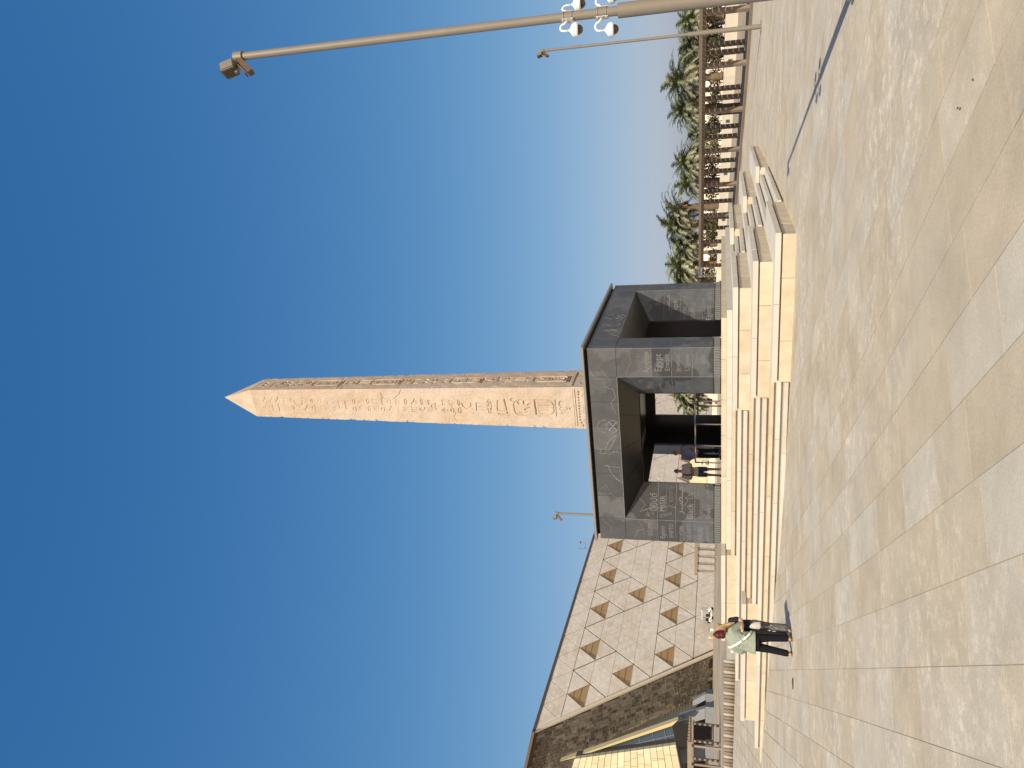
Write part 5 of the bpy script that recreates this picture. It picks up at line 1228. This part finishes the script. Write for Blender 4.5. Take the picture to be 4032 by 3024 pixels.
b = MB(); b.rings([(Vector((-.01, .0, .70)), .19, .135, xd, yd), (Vector((-.01, .0, .93)), .17, .12, xd, yd)], 18)
for pts in ([((-.095, 0, .80), .108), ((-.145, .015, .46), .082), ((-.185, -.02, .13), .075)], [((.085, 0, .80), .108), ((.105, .035, .46), .082), ((.12, .05, .13), .078)]): chain(b, pts)
tm = remesh(b, .013, 3, 'trousers')
for v in tm.vertices:
    if v.co.z < .075: v.co.z = .075
mk('trousers', tm, c_blkt, A)
b = MB(); M = MA; c = Vector(hcA)
b.ball(c + M @ Vector((0, -.028, .03)), .092, .098, .105, 18, 12, M=M); b.ball(c + M @ Vector((0, -.06, -.05)), .08, .055, .075, 14, 9, M=M); b.ball(c + M @ Vector((.005, -.05, .135)), .032, .032, .028, 10, 7, M=M)
for e in (-1, 1): b.ball(c + M @ Vector((.07 * e, -.02, -.02)), .03, .05, .08, 10, 7, M=M)
mk('hair', remesh(b, .009, 2, 'hair'), h_red, A)
shoe(A, (-.205, .03, 0), R(8), c_tan, .245); shoe(A, (.125, .11, 0), R(-6), c_tan, .245)
b = MB(); pts = [(-.155, -.02, 1.365), (-.13, -.095, 1.31), (-.05, -.135, 1.20), (.06, -.152, 1.06), (.15, -.15, .97), (.215, -.11, .90), (.24, .0, .86)]
for p, q in zip(pts[:-1], pts[1:]):
    p, q = Vector(p) + Vector((0, -.018, 0)), Vector(q) + Vector((0, -.018, 0)); d = (q - p); n = Vector((0, -1, .1)); s_ = d.normalized().cross(n).normalized() * .021; b.add([p - s_, q - s_, q + s_, p + s_, p - s_ + Vector((0, .012, 0)), q - s_ + Vector((0, .012, 0)), q + s_ + Vector((0, .012, 0)), p + s_ + Vector((0, .012, 0))], [(0, 1, 2, 3), (7, 6, 5, 4), (0, 4, 5, 1), (2, 6, 7, 3)])
so_ = b.build('bag_strap', c_strap, A); MB().box(.035, .075, -.182, -.168, 1.045, 1.085).build('strap_buckle', m_steel, so_)

# blond woman facing us
bx_, by_ = -5.56, 18.68; bgz = gz(bx_, by_)
Bp = thing('person', 'blond woman in navy top and patterned trousers hugging the woman in sage green', 'person', (bx_, by_, bgz))
b = MB(); hcB = (-.035, -.13, 1.515); MBm = head(b, hcB, .225, yaw=math.pi - .55, pitch=-.15, roll=.32)
cap(b, (.02, -.04, 1.34), .05, (-.02, -.10, 1.43), .048)
chain(b, [((.17, -.02, 1.30), .055), ((.215, -.10, 1.08), .045), ((.05, -.36, 1.06), .035)]); hand(b, (.05, -.36, 1.06), (-.9, -.2, 0), (0, 1, 0), (0, 0, 1), .92)
chain(b, [((-.15, -.02, 1.28), .055), ((-.27, -.16, 1.08), .043), ((-.26, -.38, 1.12), .034)]); hand(b, (-.26, -.38, 1.12), (.8, -.2, .1), (0, 1, 0), (0, 0, 1), .92)
b.rings([(Vector((.02, .0, .82)), .14, .10, xd, yd), (Vector((.02, -.01, 1.05)), .13, .10, xd, yd), (Vector((.02, -.02, 1.30)), .16, .085, xd, yd), (Vector((.02, -.03, 1.38)), .07, .055, xd, yd)], 16)
chain(b, [((-.08, .02, .80), .08), ((-.11, .02, .45), .055), ((-.13, .05, .10), .04)]); chain(b, [((.10, .02, .80), .08), ((.06, .02, .45), .055), ((.03, .04, .10), .04)])
for q, f in (((-.13, .05, .06), (-.14, -.07, .03)), ((.03, .04, .06), (.03, -.08, .03))): cap(b, q, .036, f, .028)
mk('body', remesh(b, .011, 3), skin1, Bp)
b = MB(); b.rings([(Vector((.03, .0, .86)), .175, .13, xd, yd), (Vector((.03, -.005, 1.05)), .165, .125, xd, yd), (Vector((.025, -.015, 1.22)), .18, .115, xd, yd), (Vector((.02, -.02, 1.33)), .145, .09, xd, yd), (Vector((.02, -.03, 1.375)), .085, .065, xd, yd)], 20)
chain(b, [((.16, -.02, 1.30), .072), ((.205, -.07, 1.17), .07)]); chain(b, [((-.14, -.02, 1.28), .07), ((-.21, -.08, 1.17), .068)])
mk('top', remesh(b, .012, 3, 'top'), c_navy, Bp)
b = MB(); b.rings([(Vector((.02, .0, .72)), .175, .125, xd, yd), (Vector((.03, .0, .92)), .155, .115, xd, yd)], 18)
for pts in ([((-.07, .02, .80), .10), ((-.115, .02, .45), .085), ((-.15, .04, .12), .10)], [((.11, .02, .80), .10), ((.08, .02, .45), .085), ((.06, .03, .12), .10)]): chain(b, pts)
tm = remesh(b, .013, 3, 'trousers')
for v in tm.vertices:
    if v.co.z < .07: v.co.z = .07
mk('trousers', tm, c_pat, Bp)
b = MB(); M = MBm; c = Vector(hcB)
b.ball(c + M @ Vector((0, -.03, .035)), .092, .095, .10, 18, 12, M=M)
for e in (-1, 1):
    chain(b, [(c + M @ Vector((.07 * e, .0, .04)), .04), (c + M @ Vector((.09 * e, -.01, -.06)), .038), (c + M @ Vector((.10 * e, -.02, -.16)), .03)])
for k in range(7): chain(b, [(c + M @ Vector((.025 * (k - 3), -.06, .03)), .055), (c + Vector((.085 + .012 * (k - 3), .03 - .015 * (k - 3), -.10)), .046), (c + Vector((.12 + .016 * (k - 3), .01 - .02 * (k - 3), -.20)), .035), (c + Vector((.145 + .02 * (k - 3), -.02 * (k - 3), -.29)), .014)])
mk('hair', remesh(b, .009, 2, 'hair'), h_blond, Bp); eyes(Bp, hcB, MBm, .225, h_blk)
shoe(Bp, (-.135, -.0, 0), math.pi + R(6), c_tan, .24); shoe(Bp, (.035, -.01, 0), math.pi, c_tan, .24)
bo = MB(); bo.rings([(Vector((.17, -.27, .66)), .05, .035, xd, yd), (Vector((.17, -.27, .68)), .085, .05, xd, yd), (Vector((.16, -.27, .78)), .08, .055, xd, yd), (Vector((.14, -.26, .86)), .055, .04, xd, yd), (Vector((.12, -.26, .90)), .02, .02, xd, yd)], 14)
bagm = remesh(bo, .012, 1, 'shoulder_bag'); bag = mk('shoulder_bag', bagm, c_bag, None, loc=(bx_, by_, bgz)); tag(bag, 'pale cloth shoulder bag hanging between the two hugging women', 'bag')

# man in pale tee, arms folded over a small bag
def man(label, x, y, yaw, H, tee, legs, shorts, arms, hair=True, cap_=None):
    t = thing('person', label, 'person', (x, y, GZ), rz=yaw); s = H / 1.75
    def q(*a): return tuple(v * s for v in a)
    b = MB(); hc = q(0, .03, 1.635); M = head(b, hc, .235 * s, pitch=-.05); cap(b, q(0, 0, 1.44), .057 * s, q(0, .015, 1.56), .055 * s)
    b.rings([(Vector(q(0, 0, .88)), .155 * s, .105 * s, xd, yd), (Vector(q(0, 0, 1.12)), .155 * s, .105 * s, xd, yd), (Vector(q(0, 0, 1.36)), .18 * s, .10 * s, xd, yd), (Vector(q(0, 0, 1.45)), .09 * s, .065 * s, xd, yd)], 16)
    for e, (sh, el, wr, hd) in zip((-1, 1), arms):
        chain(b, [(q(*sh), .055 * s), (q(*el), .045 * s), (q(*wr), .034 * s)]); hand(b, q(*wr), hd, (0, 1, 0) if not shorts else (0, -1, 0), (0, .2, 1), s, .5)
    for e in (-1, 1): chain(b, [(q(.09 * e, 0, .88), .09 * s), (q(.105 * e, .02, .48), .058 * s), (q(.115 * e, -.01, .09), .042 * s)]); cap(b, q(.115 * e, -.01, .06), .04 * s, q(.135 * e, .12, .03), .03 * s)
    mk('body', remesh(b, .011, 3), skin2, t)
    b = MB(); b.rings([(Vector(q(0, 0, .84)), .185 * s, .135 * s, xd, yd), (Vector(q(0, 0, 1.02)), .175 * s, .13 * s, xd, yd), (Vector(q(0, 0, 1.28)), .195 * s, .125 * s, xd, yd), (Vector(q(0, 0, 1.41)), .15 * s, .09 * s, xd, yd), (Vector(q(0, .0, 1.475)), .075 * s, .065 * s, xd, yd)], 20)
    for sh, el, wr, hd in arms:
        a, e_ = Vector(q(*sh)), Vector(q(*el)); chain(b, [(tuple(a), .078 * s), (tuple(a.lerp(e_, .72 if shorts else .95)), .072 * s)])
        if not shorts: pass
    mk('shirt', remesh(b, .012, 3, 'shirt'), tee, t)
    b = MB(); b.rings([(Vector(q(0, 0, .78)), .175 * s, .125 * s, xd, yd), (Vector(q(0, 0, .92)), .165 * s, .12 * s, xd, yd)], 18)
    for e in (-1, 1):
        if shorts: chain(b, [(q(.09 * e, 0, .84), .105 * s), (q(.105 * e, .01, .56), .09 * s)])
        else: chain(b, [(q(.09 * e, 0, .84), .105 * s), (q(.11 * e, .015, .48), .078 * s), (q(.12 * e, -.01, .13), .07 * s)])
    tm = remesh(b, .012, 3, 'trousers')
    if not shorts:
        for v in tm.vertices:
            if v.co.z < .065: v.co.z = .065
    mk('shorts' if shorts else 'trousers', tm, legs, t)
    if hair:
        b = MB(); b.ball(Vector(hc) + Vector((0, -.022, .035)) * s, .083 * s, .095 * s, .09 * s, 16, 10); mk('hair', remesh(b, .009, 2, 'hair'), hair, t)
    eyes(t, hc, M, .235 * s, h_blk, True)
    for e in (-1, 1): shoe(t, q(.125 * e, .06, 0), R(-8 * e), c_blkt if not shorts else m_trunk, .27 * s)
    return t, s
t, s = man('man in pale tee and dark shorts standing with folded arms under the gateway', -3.32, 30.6, math.pi + .12, 1.74, c_tee, c_jean, True,
           [((-.19, 0, 1.39), (-.27, .08, 1.12), (-.05, .20, 1.06), (1, .1, 0)), ((.19, 0, 1.39), (.27, .08, 1.12), (.05, .22, 1.02), (-1, .1, 0))], hair=None)
b = MB()
for p, r_ in zip([(-.15, -.09, 1.42), (-.13, .10, 1.36), (0, .15, 1.15), (.17, .13, .98)], range(4)): pass
b.tube([Vector(p) * s for p in ((.10, -.10, 1.43), (.12, .08, 1.40), (.14, .145, 1.25), (.10, .16, 1.05))], .014 * s, 6); b.build('sling_strap', c_blkt, t, True)
t, s = man('man in blue shirt and dark trousers with sunglasses behind the steel handrail', -2.63, 30.75, math.pi - .35, 1.79, c_shirt, c_blkt, False,
           [((-.19, 0, 1.39), (-.26, -.02, 1.12), (-.20, .12, .92), (.2, .3, -.9)), ((.19, 0, 1.39), (.28, -.06, 1.12), (.22, -.12, .90), (-.2, -.2, -.9))], hair=h_blk)

# dry leaves blown onto the paving
m_leaf = mat('dry_leaf_brown', (0.15, 0.095, 0.045), 0.9)
for (lx, ly), lab in (((1.99, 6.31), 'curled brown dry leaf lying on the paving'), ((2.06, 5.95), 'single brown dry leaf on the paving beyond the curled pair'), ((1.965, 6.25), 'small brown leaf scrap touching the curled leaf')):
    a_ = random.uniform(0, 3); ca, sa = math.cos(a_), math.sin(a_); P_ = [(x * .55, y * .6, z * .6) for x, y, z in [(-.03, 0, .002), (-.01, .012, .012), (.02, .01, .014), (.034, 0, .004), (.015, -.011, .012), (-.012, -.012, .010)]]
    o_ = MB().add([(x * ca - y * sa, x * sa + y * ca, z) for x, y, z in P_] + [(x * ca - y * sa, x * sa + y * ca, z - .002) for x, y, z in P_], [(0, 5, 4, 3, 2, 1), (6, 7, 8, 9, 10, 11)] + [(i, (i + 1) % 6, 6 + (i + 1) % 6, 6 + i) for i in range(6)]).build('dry_leaf', m_leaf, loc=(lx, ly, gz(lx, ly) + .002)); tag(o_, lab, 'leaf')
